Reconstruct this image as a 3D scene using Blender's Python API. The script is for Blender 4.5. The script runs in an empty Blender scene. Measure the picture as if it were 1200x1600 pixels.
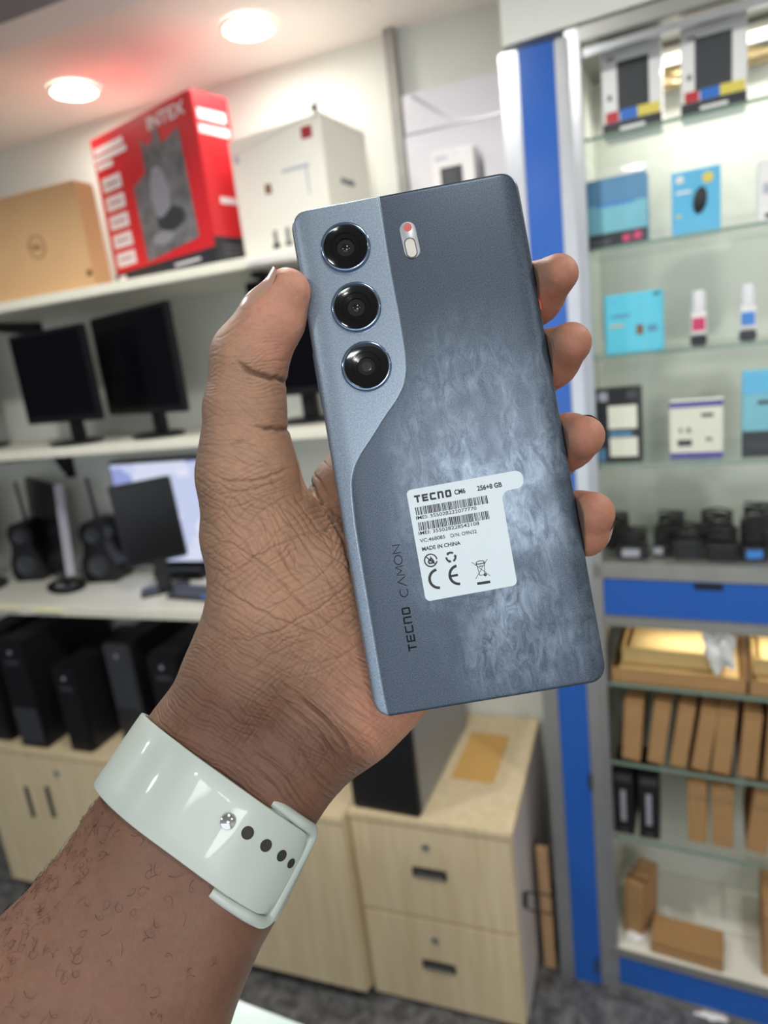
import bpy, bmesh, math, random
import numpy as np
from mathutils import Vector, Matrix, Euler

# ---------------------------------------------------------------- camera, world, light, exposure
S = bpy.context.scene
COL = S.collection
random.seed(4)
YAW, PITCH, ROLL = math.radians(21.34), math.radians(-13.63), math.radians(-6.92)
FPX = 1050.0
EYE = Vector((0, 0, 1.6))
_f = Vector((-math.sin(YAW) * math.cos(PITCH), math.cos(YAW) * math.cos(PITCH), math.sin(PITCH)))
_r = Vector((math.cos(YAW), math.sin(YAW), 0))
_u = _r.cross(_f)
CR = _r * math.cos(ROLL) + _u * math.sin(ROLL)
CU = -_r * math.sin(ROLL) + _u * math.cos(ROLL)
CF = _f
CAMM = Matrix(((CR.x, CU.x, -CF.x, EYE.x), (CR.y, CU.y, -CF.y, EYE.y), (CR.z, CU.z, -CF.z, EYE.z), (0, 0, 0, 1)))
cd = bpy.data.cameras.new('camera')
cam = bpy.data.objects.new('camera', cd)
COL.objects.link(cam)
cam.matrix_world = CAMM
cd.sensor_fit = 'VERTICAL'
cd.sensor_height = 32.0
cd.sensor_width = 24.0
cd.lens = 32.0 * FPX / 1600.0
cd.clip_start = 0.02
cd.clip_end = 50
cd.dof.use_dof = True
cd.dof.focus_distance = 0.212
cd.dof.aperture_fstop = cd.lens / 2.5
cd.dof.aperture_blades = 0
S.camera = cam

S.cycles.transparent_max_bounces = 24
S.view_settings.view_transform = 'Standard'
S.view_settings.look = 'None'
S.view_settings.gamma = 1.0
S.view_settings.use_curve_mapping = False
S.view_settings.exposure = 0.0

world = bpy.data.worlds.new('world')
S.world = world
world.use_nodes = True
wb = world.node_tree.nodes['Background']
wb.inputs[0].default_value = (0.86, 0.93, 1.0, 1)
wb.inputs[1].default_value = 0.5


def area_lamp(name, loc, size, power, color=(1, 1, 1), direction=(0, 0, -1), size_y=None, shape=None):
    l = bpy.data.lights.new(name, 'AREA')
    l.shape = shape or ('RECTANGLE' if size_y else 'DISK')
    l.size = size
    if size_y:
        l.size_y = size_y
    l.energy = power
    l.color = color
    o = bpy.data.objects.new(name, l)
    COL.objects.link(o)
    o.location = loc
    o.rotation_euler = Vector(direction).to_track_quat('-Z', 'Y').to_euler()
    return o


# recessed ceiling downlights: two in view and the rows behind the photographer
CEIL = 2.30
DOWN = [(-0.75, 1.475), (-1.26, 1.50), (-0.40, 0.80), (-1.15, 0.70), (0.65, 0.72), (0.25, -0.2), (-1.3, -0.3),
        (1.1, -0.5), (-0.45, -0.9), (0.6, -1.3)]
for (lx, ly) in DOWN:
    area_lamp('downlight_lamp', (lx, ly, CEIL - 0.008), 0.10, 1.8 if ly > 1.2 else (8.0 if ly > 0.6 else 2.4), (1, 0.98, 0.94))
# larger square ceiling panel a couple of metres behind the photographer
_pp = EYE + 2.03 * (CR * 0.13 + CU * 0.10 - CF)
area_lamp('ceiling_panel_lamp', (_pp.x, _pp.y, CEIL - 0.01), 0.45, 28, (0.97, 0.99, 1.0), (0, 0, -1), 0.45)
# daylight through the open shop front behind the photographer
area_lamp('shop_front_daylight', (0.5, -2.6, 1.25), 2.8, 20, (0.90, 0.95, 1.0), (-0.1, 1, -0.05), 1.9)


# ---------------------------------------------------------------- materials
def srgb(r, g, b):
    def c(v):
        v /= 255.0
        return v / 12.92 if v <= 0.04045 else ((v + 0.055) / 1.055) ** 2.4
    return (c(r), c(g), c(b), 1)


def mat(name, col, rough=0.5, metal=0.0, var=0.0, scale=30, bump=0.0, bscale=200, spec=0.5, coat=0.0, emit=None, estr=0.0):
    m = bpy.data.materials.new(name)
    m.use_nodes = True
    nt = m.node_tree
    b = nt.nodes['Principled BSDF']
    b.inputs['Base Color'].default_value = col
    b.inputs['Roughness'].default_value = rough
    b.inputs['Metallic'].default_value = metal
    b.inputs['Specular IOR Level'].default_value = spec
    b.inputs['Coat Weight'].default_value = coat
    if emit:
        b.inputs['Emission Color'].default_value = emit
        b.inputs['Emission Strength'].default_value = estr
    tc = nt.nodes.new('ShaderNodeTexCoord')
    if var > 0:
        n = nt.nodes.new('ShaderNodeTexNoise')
        n.inputs['Scale'].default_value = scale
        n.inputs['Detail'].default_value = 5
        r = nt.nodes.new('ShaderNodeValToRGB')
        r.color_ramp.elements[0].position = 0.3
        r.color_ramp.elements[1].position = 0.7
        r.color_ramp.elements[0].color = tuple(c * (1 - var) for c in col[:3]) + (1,)
        r.color_ramp.elements[1].color = tuple(min(1, c * (1 + var)) for c in col[:3]) + (1,)
        nt.links.new(tc.outputs['Object'], n.inputs['Vector'])
        nt.links.new(n.outputs['Fac'], r.inputs['Fac'])
        nt.links.new(r.outputs['Color'], b.inputs['Base Color'])
    if bump > 0:
        n2 = nt.nodes.new('ShaderNodeTexNoise')
        n2.inputs['Scale'].default_value = bscale
        n2.inputs['Detail'].default_value = 3
        bp = nt.nodes.new('ShaderNodeBump')
        bp.inputs['Strength'].default_value = bump
        bp.inputs['Distance'].default_value = 0.002
        nt.links.new(tc.outputs['Object'], n2.inputs['Vector'])
        nt.links.new(n2.outputs['Fac'], bp.inputs['Height'])
        nt.links.new(bp.outputs['Normal'], b.inputs['Normal'])
    return m


def glass_mat(name, tint=(0.99, 0.997, 0.993, 1), refl=1.3):
    m = bpy.data.materials.new(name)
    m.use_nodes = True
    nt = m.node_tree
    nt.nodes.remove(nt.nodes['Principled BSDF'])
    out = nt.nodes['Material Output']
    t = nt.nodes.new('ShaderNodeBsdfTransparent')
    t.inputs[0].default_value = tint
    g = nt.nodes.new('ShaderNodeBsdfGlossy')
    g.inputs['Roughness'].default_value = 0.03
    fr = nt.nodes.new('ShaderNodeFresnel')
    fr.inputs['IOR'].default_value = refl
    mx = nt.nodes.new('ShaderNodeMixShader')
    ge = nt.nodes.new('ShaderNodeNewGeometry')       # one reflection per sheet: only where light enters it
    inv = nt.nodes.new('ShaderNodeMath')
    inv.operation = 'SUBTRACT'
    inv.inputs[0].default_value = 1.0
    mu = nt.nodes.new('ShaderNodeMath')
    mu.operation = 'MULTIPLY'
    nt.links.new(ge.outputs['Backfacing'], inv.inputs[1])
    nt.links.new(inv.outputs[0], mu.inputs[0])
    nt.links.new(fr.outputs[0], mu.inputs[1])
    nt.links.new(mu.outputs[0], mx.inputs[0])
    nt.links.new(t.outputs[0], mx.inputs[1])
    nt.links.new(g.outputs[0], mx.inputs[2])
    nt.links.new(mx.outputs[0], out.inputs['Surface'])
    return m


def wood_mat(name, c0, c1, scale=4):
    m = bpy.data.materials.new(name)
    m.use_nodes = True
    nt = m.node_tree
    b = nt.nodes['Principled BSDF']
    b.inputs['Roughness'].default_value = 0.45
    tc = nt.nodes.new('ShaderNodeTexCoord')
    mp = nt.nodes.new('ShaderNodeMapping')
    mp.inputs['Scale'].default_value = (14, 14, 1.0)
    n = nt.nodes.new('ShaderNodeTexNoise')
    n.inputs['Scale'].default_value = scale
    n.inputs['Detail'].default_value = 6
    n.inputs['Distortion'].default_value = 0.6
    r = nt.nodes.new('ShaderNodeValToRGB')
    r.color_ramp.elements[0].position = 0.35
    r.color_ramp.elements[1].position = 0.65
    r.color_ramp.elements[0].color = c0
    r.color_ramp.elements[1].color = c1
    nt.links.new(tc.outputs['Object'], mp.inputs['Vector'])
    nt.links.new(mp.outputs['Vector'], n.inputs['Vector'])
    nt.links.new(n.outputs['Fac'], r.inputs['Fac'])
    nt.links.new(r.outputs['Color'], b.inputs['Base Color'])
    return m


M = {}
M['ceiling'] = mat('ceiling_paint', srgb(242, 236, 231), 0.85, bump=0.1, bscale=40)
M['wall'] = mat('wall_paint', srgb(222, 224, 216), 0.8, var=0.03, scale=3, bump=0.08, bscale=60)
M['white'] = mat('white_laminate', srgb(228, 226, 214), 0.4, var=0.02, scale=8)
M['white_panel'] = mat('white_panel', srgb(222, 220, 226), 0.5)
M['back_panel'] = mat('cabinet_back_panel', srgb(205, 206, 196), 0.6, var=0.05, scale=3)
M['alu'] = mat('brushed_aluminium', srgb(200, 202, 206), 0.28, 0.85, var=0.04, scale=20)
M['alu_dull'] = mat('dull_aluminium', srgb(165, 165, 160), 0.42, 0.7, var=0.06, scale=20)
M['blue'] = mat('blue_laminate', srgb(36, 92, 178), 0.22, var=0.04, scale=6)
M['black'] = mat('black_plastic', srgb(22, 22, 25), 0.38, bump=0.05, bscale=900)
M['black_gloss'] = mat('black_gloss_plastic', srgb(12, 12, 14), 0.12)
M['screen'] = mat('dark_screen', srgb(8, 8, 13), 0.22, spec=0.4)
M['dark_grey'] = mat('dark_grey_plastic', srgb(58, 60, 64), 0.4)
M['grey_metal'] = mat('grey_painted_metal', srgb(138, 140, 144), 0.4, 0.1)
M['side_wall'] = mat('grey_blue_side_wall', srgb(92, 95, 104), 0.7)
M['beam'] = mat('pale_beam_paint', srgb(240, 232, 232), 0.5, bump=0.1, bscale=20)
M['beam_grey'] = mat('grey_beam_paint', srgb(128, 126, 136), 0.6)
M['silver'] = mat('silver_plastic', srgb(178, 178, 188), 0.3, 0.4)
M['kraft'] = mat('kraft_cardboard', srgb(166, 128, 84), 0.8, var=0.06, scale=18, bump=0.06, bscale=90)
M['kraft_light'] = mat('light_kraft_cardboard', srgb(214, 172, 124), 0.75, var=0.03, scale=9)
M['tray'] = mat('pale_cardboard_tray', srgb(214, 184, 124), 0.65, var=0.05, scale=12)
M['envelope'] = mat('manila_paper', srgb(214, 168, 96), 0.7, var=0.04, scale=12)
M['red'] = mat('red_print', srgb(214, 40, 48), 0.4)
M['dark_red'] = mat('dark_red_print', srgb(150, 30, 40), 0.45)
M['print_white'] = mat('white_print', srgb(236, 232, 232), 0.5)
M['print_grey'] = mat('grey_print', srgb(110, 110, 112), 0.5, var=0.45, scale=28)
M['print_dark'] = mat('dark_print', srgb(42, 44, 50), 0.5)
M['print_black'] = mat('black_print', srgb(16, 16, 18), 0.5)
M['print_red'] = mat('red_patch', srgb(190, 40, 48), 0.5)
M['print_blue'] = mat('blue_patch', srgb(40, 110, 200), 0.5)
M['print_yellow'] = mat('yellow_patch', srgb(226, 206, 92), 0.5)
M['print_purple'] = mat('purple_print', srgb(70, 66, 150), 0.5)
M['sky_print'] = mat('sky_blue_print', srgb(96, 184, 226), 0.45, var=0.04, scale=20)
M['cyan_print'] = mat('cyan_print', srgb(92, 198, 224), 0.45, var=0.04, scale=20)
M['teal_print'] = mat('teal_print', srgb(122, 186, 204), 0.45, var=0.12, scale=10)
M['steel_blue'] = mat('steel_blue_print', srgb(88, 140, 180), 0.45, var=0.1, scale=10)
M['brown_line'] = mat('brown_ink', srgb(120, 84, 52), 0.6)
M['cream'] = mat('cream_label', srgb(226, 224, 208), 0.6, var=0.03, scale=30)
M['faint'] = mat('faint_blue_grey_print', srgb(170, 178, 186), 0.5)
M['pink'] = mat('pink_ink', srgb(206, 60, 110), 0.4)
M['ink_blue'] = mat('blue_ink', srgb(60, 130, 210), 0.4)
M['wood'] = wood_mat('pale_birch_laminate', srgb(214, 194, 156), srgb(226, 208, 172))
M['wood_side'] = mat('grey_white_laminate', srgb(206, 196, 192), 0.5)
M['plank'] = wood_mat('raw_wood', srgb(176, 140, 104), srgb(196, 160, 122))
M['glass'] = glass_mat('clear_glass')
M['glass_shelf'] = glass_mat('green_edged_glass', (0.975, 0.99, 0.98, 1), 1.35)
M['glass_edge'] = mat('glass_edge', srgb(120, 142, 128), 0.15, spec=0.8)
M['glass_counter'] = mat('frosted_counter_glass', srgb(206, 226, 222), 0.1, spec=0.8, coat=0.5)
M['led'] = mat('led_glow', (1, 1, 1, 1), 0.5, emit=(1, 0.97, 0.88, 1), estr=7)
M['tube'] = mat('tube_added_glow', (1, 1, 1, 1), 0.5, emit=(1, 0.98, 0.92, 1), estr=1.6)  # the tube looks unlit; this glow is added
M['downlight'] = mat('downlight_glow', (1, 1, 1, 1), 0.5, emit=(1, 0.99, 0.95, 1), estr=6)
M['lamp_rim'] = mat('white_lamp_rim', srgb(225, 220, 205), 0.4)
M['plastic_bag'] = mat('white_plastic_film', srgb(225, 225, 222), 0.25, bump=0.6, bscale=60)
M['foil'] = mat('crinkled_clear_film', srgb(170, 150, 110), 0.3, 0.3, var=0.3, scale=20, bump=0.8, bscale=30)
M['cable'] = mat('black_rubber', srgb(18, 18, 20), 0.5)

# floor: dark speckled vinyl
fm = mat('speckled_floor', srgb(84, 88, 92), 0.35, bump=0.05, bscale=80)
nt = fm.node_tree
_tc = nt.nodes.new('ShaderNodeTexCoord')
_n = nt.nodes.new('ShaderNodeTexNoise')
_n.inputs['Scale'].default_value = 28
_n.inputs['Detail'].default_value = 6
_n.inputs['Roughness'].default_value = 0.7
_r2 = nt.nodes.new('ShaderNodeValToRGB')
_r2.color_ramp.elements[0].position = 0.42
_r2.color_ramp.elements[1].position = 0.68
_r2.color_ramp.elements[0].color = srgb(74, 74, 76)
_r2.color_ramp.elements[1].color = srgb(126, 126, 126)
nt.links.new(_tc.outputs['Object'], _n.inputs['Vector'])
nt.links.new(_n.outputs['Fac'], _r2.inputs['Fac'])
nt.links.new(_r2.outputs['Color'], nt.nodes['Principled BSDF'].inputs['Base Color'])
M['floor'] = fm

# lit monitor picture: a bright desktop with darker blocks
sm = bpy.data.materials.new('lit_display_picture')
sm.use_nodes = True
nt = sm.node_tree
b = nt.nodes['Principled BSDF']
b.inputs['Base Color'].default_value = (0.02, 0.02, 0.03, 1)
b.inputs['Roughness'].default_value = 0.3
_tc = nt.nodes.new('ShaderNodeTexCoord')
_v = nt.nodes.new('ShaderNodeTexVoronoi')
_v.distance = 'CHEBYCHEV'
_v.inputs['Scale'].default_value = 9
_r3 = nt.nodes.new('ShaderNodeValToRGB')
_r3.color_ramp.interpolation = 'CONSTANT'
for p_, c_ in ((0.22, srgb(196, 206, 236)), (0.4, srgb(214, 218, 240)), (0.62, srgb(226, 228, 246)), (0.90, srgb(110, 120, 170))):
    e_ = _r3.color_ramp.elements.new(p_)
    e_.color = c_
_r3.color_ramp.elements[0].color = srgb(150, 160, 215)
_sx = nt.nodes.new('ShaderNodeSeparateColor')
nt.links.new(_tc.outputs['Object'], _v.inputs['Vector'])
nt.links.new(_v.outputs['Color'], _sx.inputs[0])
nt.links.new(_sx.outputs[0], _r3.inputs['Fac'])
nt.links.new(_r3.outputs['Color'], b.inputs['Emission Color'])
b.inputs['Emission Strength'].default_value = 1.0
M['lit'] = sm


# ---------------------------------------------------------------- mesh helpers
class MB:
    """collects shapes into one bmesh, several material slots"""
    def __init__(s):
        s.bm = bmesh.new()
        s.mats = []

    def mi(s, m):
        if m not in s.mats:
            s.mats.append(m)
        return s.mats.index(m)

    def _merge(s, b2, m, mtx=None, smooth=False):
        if mtx is not None:
            b2.transform(mtx)
        i = s.mi(m)
        vm = {}
        for v in b2.verts:
            vm[v] = s.bm.verts.new(v.co)
        for f in b2.faces:
            try:
                nf = s.bm.faces.new([vm[v] for v in f.verts])
                nf.material_index = i
                nf.smooth = smooth
            except ValueError:
                pass
        b2.free()

    def box(s, lo, hi, m, bev=0.0, mtx=None, seg=2):
        b2 = bmesh.new()
        bmesh.ops.create_cube(b2, size=1)
        for v in b2.verts:
            v.co = Vector([(lo[k] + hi[k]) / 2 + v.co[k] * (hi[k] - lo[k]) for k in range(3)])
        if bev > 0:
            bmesh.ops.bevel(b2, geom=list(b2.edges), offset=bev, segments=seg, affect='EDGES')
        s._merge(b2, m, mtx, bev > 0)
        return s

    def cyl(s, p, q, r, m, seg=24, r2=None, mtx=None):
        p, q = Vector(p), Vector(q)
        b2 = bmesh.new()
        bmesh.ops.create_cone(b2, cap_ends=True, segments=seg, radius1=r, radius2=r if r2 is None else r2, depth=(q - p).length)
        rot = (q - p).to_track_quat('Z', 'Y').to_matrix().to_4x4()
        b2.transform(Matrix.Translation((p + q) / 2) @ rot)
        s._merge(b2, m, mtx, True)
        return s

    def sph(s, c, r, m, sc=(1, 1, 1), mtx=None, sub=2):
        b2 = bmesh.new()
        bmesh.ops.create_icosphere(b2, subdivisions=sub, radius=r)
        b2.transform(Matrix.Translation(Vector(c)) @ Matrix.Diagonal((sc[0], sc[1], sc[2], 1)))
        s._merge(b2, m, mtx, True)
        return s

    def prism(s, pts, y0, y1, m, mtx=None, smooth=False):
        """outline pts (x,z) extruded along y"""
        b2 = bmesh.new()
        a = [b2.verts.new((x, y0, z)) for x, z in pts]
        c = [b2.verts.new((x, y1, z)) for x, z in pts]
        n = len(pts)
        b2.faces.new(a)
        b2.faces.new(c[::-1])
        for i in range(n):
            b2.faces.new([a[i], c[i], c[(i + 1) % n], a[(i + 1) % n]])
        bmesh.ops.recalc_face_normals(b2, faces=list(b2.faces))
        s._merge(b2, m, mtx, smooth)
        return s

    def tube(s, pts, r, m, seg=8, closed=False, mtx=None):
        pts = [Vector(p) for p in pts]
        n = len(pts)
        b2 = bmesh.new()
        rings = []
        up = Vector((0.13, 0.21, 0.97)).normalized()
        prev = None
        for i, p in enumerate(pts):
            a = pts[(i - 1) % n] if (closed or i > 0) else p
            c = pts[(i + 1) % n] if (closed or i < n - 1) else p
            t = (c - a).normalized()
            if prev is None:
                x = t.cross(up).normalized()
            else:
                x = (prev - t * prev.dot(t)).normalized()
            prev = x
            y = t.cross(x)
            rr = r[i] if isinstance(r, (list, tuple)) else r
            rings.append([b2.verts.new(p + x * rr * math.cos(2 * math.pi * k / seg) + y * rr * math.sin(2 * math.pi * k / seg)) for k in range(seg)])
        m_ = n if closed else n - 1
        for i in range(m_):
            A, B = rings[i], rings[(i + 1) % n]
            for k in range(seg):
                b2.faces.new([A[k], A[(k + 1) % seg], B[(k + 1) % seg], B[k]])
        if not closed:
            b2.faces.new(rings[0][::-1])
            b2.faces.new(rings[-1])
        bmesh.ops.recalc_face_normals(b2, faces=list(b2.faces))
        s._merge(b2, m, mtx, True)
        return s

    def lathe(s, prof, m, seg=40, mtx=None):
        b2 = bmesh.new()
        rings = []
        for (r, z) in prof:
            if r < 1e-7:
                rings.append([b2.verts.new((0, 0, z))])
            else:
                rings.append([b2.verts.new((r * math.cos(2 * math.pi * k / seg), r * math.sin(2 * math.pi * k / seg), z)) for k in range(seg)])
        for A, B in zip(rings[:-1], rings[1:]):
            for k in range(seg):
                k2 = (k + 1) % seg
                if len(A) == 1 and len(B) == 1:
                    continue
                if len(A) == 1:
                    b2.faces.new([A[0], B[k], B[k2]])
                elif len(B) == 1:
                    b2.faces.new([A[k], B[0], A[k2]])
                else:
                    b2.faces.new([A[k], B[k], B[k2], A[k2]])
        bmesh.ops.recalc_face_normals(b2, faces=list(b2.faces))
        s._merge(b2, m, mtx, True)
        return s

    def text(s, txt, m, mtx, height, width=None, ext=0.00005, bold=0.0):
        cu = bpy.data.curves.new('t', 'FONT')
        cu.body = txt
        cu.size = 1.0
        cu.extrude = 0.0
        cu.offset = bold
        cu.resolution_u = 4
        o = bpy.data.objects.new('t', cu)
        COL.objects.link(o)
        dg = bpy.context.evaluated_depsgraph_get()
        me = bpy.data.meshes.new_from_object(o.evaluated_get(dg))
        b2 = bmesh.new()
        b2.from_mesh(me)
        bpy.data.objects.remove(o)
        bpy.data.curves.remove(cu)
        bpy.data.meshes.remove(me)
        xs = [v.co.x for v in b2.verts]
        x0, x1 = min(xs), max(xs)
        sy = height / 0.72
        sx = (width / (x1 - x0)) if width else sy
        for v in b2.verts:
            v.co = Vector(((v.co.x - x0) * sx, v.co.y * sy, ext))
        s._merge(b2, m, mtx, False)
        return s

    def make(s, name, parent=None, loc=None, rotz=0.0, smooth_angle=None):
        me = bpy.data.meshes.new(name)
        s.bm.to_mesh(me)
        s.bm.free()
        for m in s.mats:
            me.materials.append(m)
        o = bpy.data.objects.new(name, me)
        COL.objects.link(o)
        if parent:
            o.parent = parent
        if loc is not None:
            o.location = loc
        o.rotation_euler = (0, 0, rotz)
        if any(p.use_smooth for p in me.polygons):
            try:
                me.set_sharp_from_angle(angle=math.radians(38))
            except Exception:
                pass
        return o


def tag(o, label, cat, group=None):
    o['label'] = label
    o['category'] = cat
    if group:
        o['group'] = group
    return o


def thing(name, label, cat, loc=(0, 0, 0), rotz=0.0, group=None):
    o = bpy.data.objects.new(name, None)
    o.empty_display_size = 0.03
    COL.objects.link(o)
    o.location = loc
    o.rotation_euler = (0, 0, rotz)
    return tag(o, label, cat, group)


def struct(o):
    o['kind'] = 'structure'
    return o


def dup(root, loc, rotz, label, group=None):
    r = root.copy()
    COL.objects.link(r)
    r.location = loc
    r.rotation_euler = (0, 0, rotz)
    r['label'] = label
    if group:
        r['group'] = group
    for ch in list(root.children):
        c = ch.copy()
        COL.objects.link(c)
        c.parent = r
        for g in ch.children:
            d = g.copy()
            COL.objects.link(d)
            d.parent = c
    return r


# photo ray helpers: read real positions on known planes
def ray(u, v):
    return CR * ((u - 600) / FPX) + CU * ((800 - v) / FPX) + CF


def on_y(u, v, Y):
    d = ray(u, v)
    return EYE + d * (Y / d.y)


def on_z(u, v, z):
    d = ray(u, v)
    return EYE + d * ((z - EYE.z) / d.z)


CA = math.radians(-5.8)
CO = Vector((-0.1, 1.395, 0))
CN = Vector((-math.sin(CA), math.cos(CA), 0))
CS = Vector((math.cos(CA), math.sin(CA), 0))


def on_cab(u, v, off):
    """(s, z) on the display cabinet's plane set back by off"""
    d = ray(u, v)
    t = ((CO + CN * off) - EYE).dot(CN) / d.dot(CN)
    q = EYE + d * t
    return (q - CO).dot(CS), q.z


def cab_loc(s, off, z):
    p = CO + CS * s + CN * off
    return Vector((p.x, p.y, z))


# ================================================================ THE SHOP
# ---------------------------------------------------------------- shell
def shell():
    o = MB().box((-4, -3, -0.05), (2.4, 1.9, 0), M['floor']).make('floor'); struct(o)
    o = MB().box((-4, -3, CEIL), (2.4, 1.9, CEIL + 0.05), M['ceiling']).make('ceiling'); struct(o)
    o = MB().box((-4, 1.70, 0), (2.4, 1.9, CEIL), M['wall']).make('wall_back'); struct(o)
    o = MB().box((-4.1, -3, 0), (-4, 1.7, CEIL), M['side_wall']).make('wall_left'); struct(o)
    o = MB().box((2.4, -3, 0), (2.5, 1.7, CEIL), M['wall']).make('wall_right'); struct(o)
    # dropped beam in front of the shelving: pale metal strip and grey soffit
    o = MB().box((-4, 1.11, 2.255), (-0.62, 1.198, CEIL), M['beam'], 0.002).make('trim_1'); struct(o)
    o = MB().box((-4, 0.80, 2.25), (-0.62, 1.108, CEIL), M['beam_grey'], 0.002).make('trim_2'); struct(o)
    # upright channel on the back wall
    o = MB().box((-0.515, 1.668, 0.5), (-0.49, 1.70, CEIL), M['alu_dull'], 0.002).make('trim_3'); struct(o)
    # white fascia above the pillar and the display cabinet
    b = MB()
    mt = Matrix.Translation(CO) @ Matrix.Rotation(CA, 4, 'Z')
    b.box((-0.11, 0.0, 2.105), (1.5, 0.30, CEIL), M['wall'], mtx=mt)
    o = b.make('wall_fascia'); struct(o)


shell()
for (u, v), lab in (((387, 38), 'round recessed ceiling light, the upper right one of the two over the shelves'),
                    ((115, 138), 'round recessed ceiling light, the lower left one nearer the red carton')):
    p = on_z(u, v, CEIL)
    t = thing('ceiling_downlight', lab, 'ceiling light', (p.x, p.y, CEIL - 0.004), 0, 'recessed ceiling lights')
    MB().lathe([(0.052, 0.0), (0.060, 0.0), (0.060, -0.004), (0.053, -0.006), (0.052, 0.0)], M['lamp_rim']).make('rim', t)
    MB().cyl((0, 0, -0.003), (0, 0, 0.002), 0.052, M['downlight'], 40).make('diffuser', t)


# ---------------------------------------------------------------- left shelving
def shelf(name, x0, x1, y0, z1, th, label, brackets):
    t = thing(name, label, 'shelf', ((x0 + x1) / 2, 1.70, z1 - th))
    w = (x1 - x0) / 2
    MB().box((-w, y0 - 1.70, 0), (w, 0, th), M['white'], 0.002).make('board', t)
    MB().box((-w, y0 - 1.70 - 0.003, 0.002), (w, y0 - 1.70, th - 0.002), M['cream'], 0.001).make('edge_band', t)
    for bx in brackets:
        k = bx - (x0 + x1) / 2
        b = MB()
        b.prism([(-0.27, -0.001), (0, -0.001), (0, -0.09), (-0.02, -0.09), (-0.05, -0.035), (-0.27, -0.012)], -0.012, 0.012, M['black'],
                mtx=Matrix.Translation((k, 0, 0)) @ Matrix.Rotation(math.pi / 2, 4, 'Z'))
        b.box((k - 0.02, -0.006, -0.11), (k + 0.02, 0, -0.001), M['black'])
        b.make('bracket', t)
    return t


shelf('wall_shelf', -3.2, -0.21, 1.38, 1.828, 0.025, 'long white top wall shelf carrying the red carton and brown carton', (-2.6, -1.75, -0.80))
shelf('wall_shelf', -3.2, -0.21, 1.38, 1.443, 0.025, 'long white middle wall shelf carrying the two dark monitors', (-2.6, -1.75, -0.95))
shelf('wall_shelf', -3.2, -0.54, 1.38, 0.985, 0.030, 'long white bottom shelf with standing screens, above the black computer towers', (-2.6, -1.72))

# coiled clear cable hanging under the top shelf
pts = []
A, B_ = on_y(386, 411, 1.372), on_y(462, 400, 1.372)
for i in range(260):
    k = i / 259
    p = A.lerp(B_, k)
    a = i * 2 * math.pi / 13
    pts.append(p + Vector((0, math.cos(a) * 0.007, math.sin(a) * 0.008)))
tag(MB().tube(pts, 0.0018, M['print_white'], 6).make('coiled_cable'), 'white coiled cable running under the edge of the top shelf', 'cable')
# light glints on the bottom shelf's front edge, painted as pale strips
for (u0, u1, vv, lab) in ((-12, 30, 948, 'pale strip painted as a light glint on bottom shelf edge, at the far left'),
                          (53, 95, 952, 'pale strip painted as a light glint on bottom shelf edge, right one of the pair')):
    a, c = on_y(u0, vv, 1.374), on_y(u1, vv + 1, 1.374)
    o = MB().box((-(c.x - a.x) / 2, -0.003, -0.005), ((c.x - a.x) / 2, 0.003, 0.007), mat('painted_glint', srgb(252, 248, 200), 0.2), 0.0015).make('edge_glint', loc=((a.x + c.x) / 2, 1.371, a.z))
    tag(o, lab, 'painted glint', 'painted light glints on the shelf edge')


def carton(name, label, cat, loc, rotz, w, d, h, m, prints=(), side=(), group=None, bev=0.002, top=(), flap=False):
    """box with front face at local y=0, base centre-front at loc; prints are (x0,z0,x1,z1,material) in face fractions"""
    t = thing(name, label, cat, loc, rotz, group)
    MB().box((-w / 2, 0, 0), (w / 2, d, h), m, bev).make('box', t)
    if prints or side:
        b = MB()
        for k, (x0, z0, x1, z1, pm) in enumerate(prints):
            e = 0.0004 + k * 0.00012
            b.box((-w / 2 + x0 * w, -e, z0 * h), (-w / 2 + x1 * w, 0.0002, z1 * h), pm)
        for k, (x0, z0, x1, z1, pm) in enumerate(side):
            e = 0.0004 + k * 0.00012
            b.box((w / 2 - 0.0002, x0 * d, z0 * h), (w / 2 + e, x1 * d, z1 * h), pm)
        b.make('printed_artwork', t)
    return t


FRONT = Matrix.Rotation(math.pi / 2, 4, 'X')     # text plane xy -> xz, facing -y


def ftext(b, txt, x, z, h, m, width=None, e=0.0012, bold=0.0, rot=0.0):
    b.text(txt, m, Matrix.Translation((x, -e, z)) @ FRONT @ Matrix.Rotation(rot, 4, 'Z'), h, width, 0.0001, bold)
    return b


# tan computer carton
p0, p1 = on_y(-60, 470, 1.41), on_y(150, 440, 1.41)
wD = p1.x - p0.x
t = carton('computer_carton', 'plain tan cardboard carton with round ring logo at left end of top shelf', 'carton',
           ((p0.x + p1.x) / 2, 1.405, 1.828), 0, wD, 0.065, 0.245, M['kraft_light'], [(0.0, 0.0, 1, 0.006, M['brown_line'])])
b = MB()
cx = on_y(58, 386, 1.405)
lx, lz = cx.x - (p0.x + p1.x) / 2, cx.z - 1.828
ring = [(lx + 0.026 * math.cos(a * math.pi / 20), -0.001, lz + 0.026 * math.sin(a * math.pi / 20)) for a in range(40)]
b.tube(ring, 0.0013, M['brown_line'], 6, closed=True)
ftext(b, 'DELL', lx - 0.018, lz - 0.006, 0.013, M['brown_line'], 0.036, bold=0.01)
sx = on_y(140, 427, 1.405)
b.make('ring_logo', t)
MB().box((sx.x - (p0.x + p1.x) / 2 - 0.008, -0.001, sx.z - 1.828 - 0.006), (sx.x - (p0.x + p1.x) / 2 + 0.008, 0, sx.z - 1.828 + 0.008), M['brown_line']).make('corner_mark', t)

# red graphics carton, turned a little
RB = math.radians(-17)
pR = EYE + ray(340, 406) * ((1.385) / ray(340, 406).y)
w_, h_, d_ = 0.33, 0.352, 0.105
dirx = Vector((math.cos(RB), math.sin(RB), 0))
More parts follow.
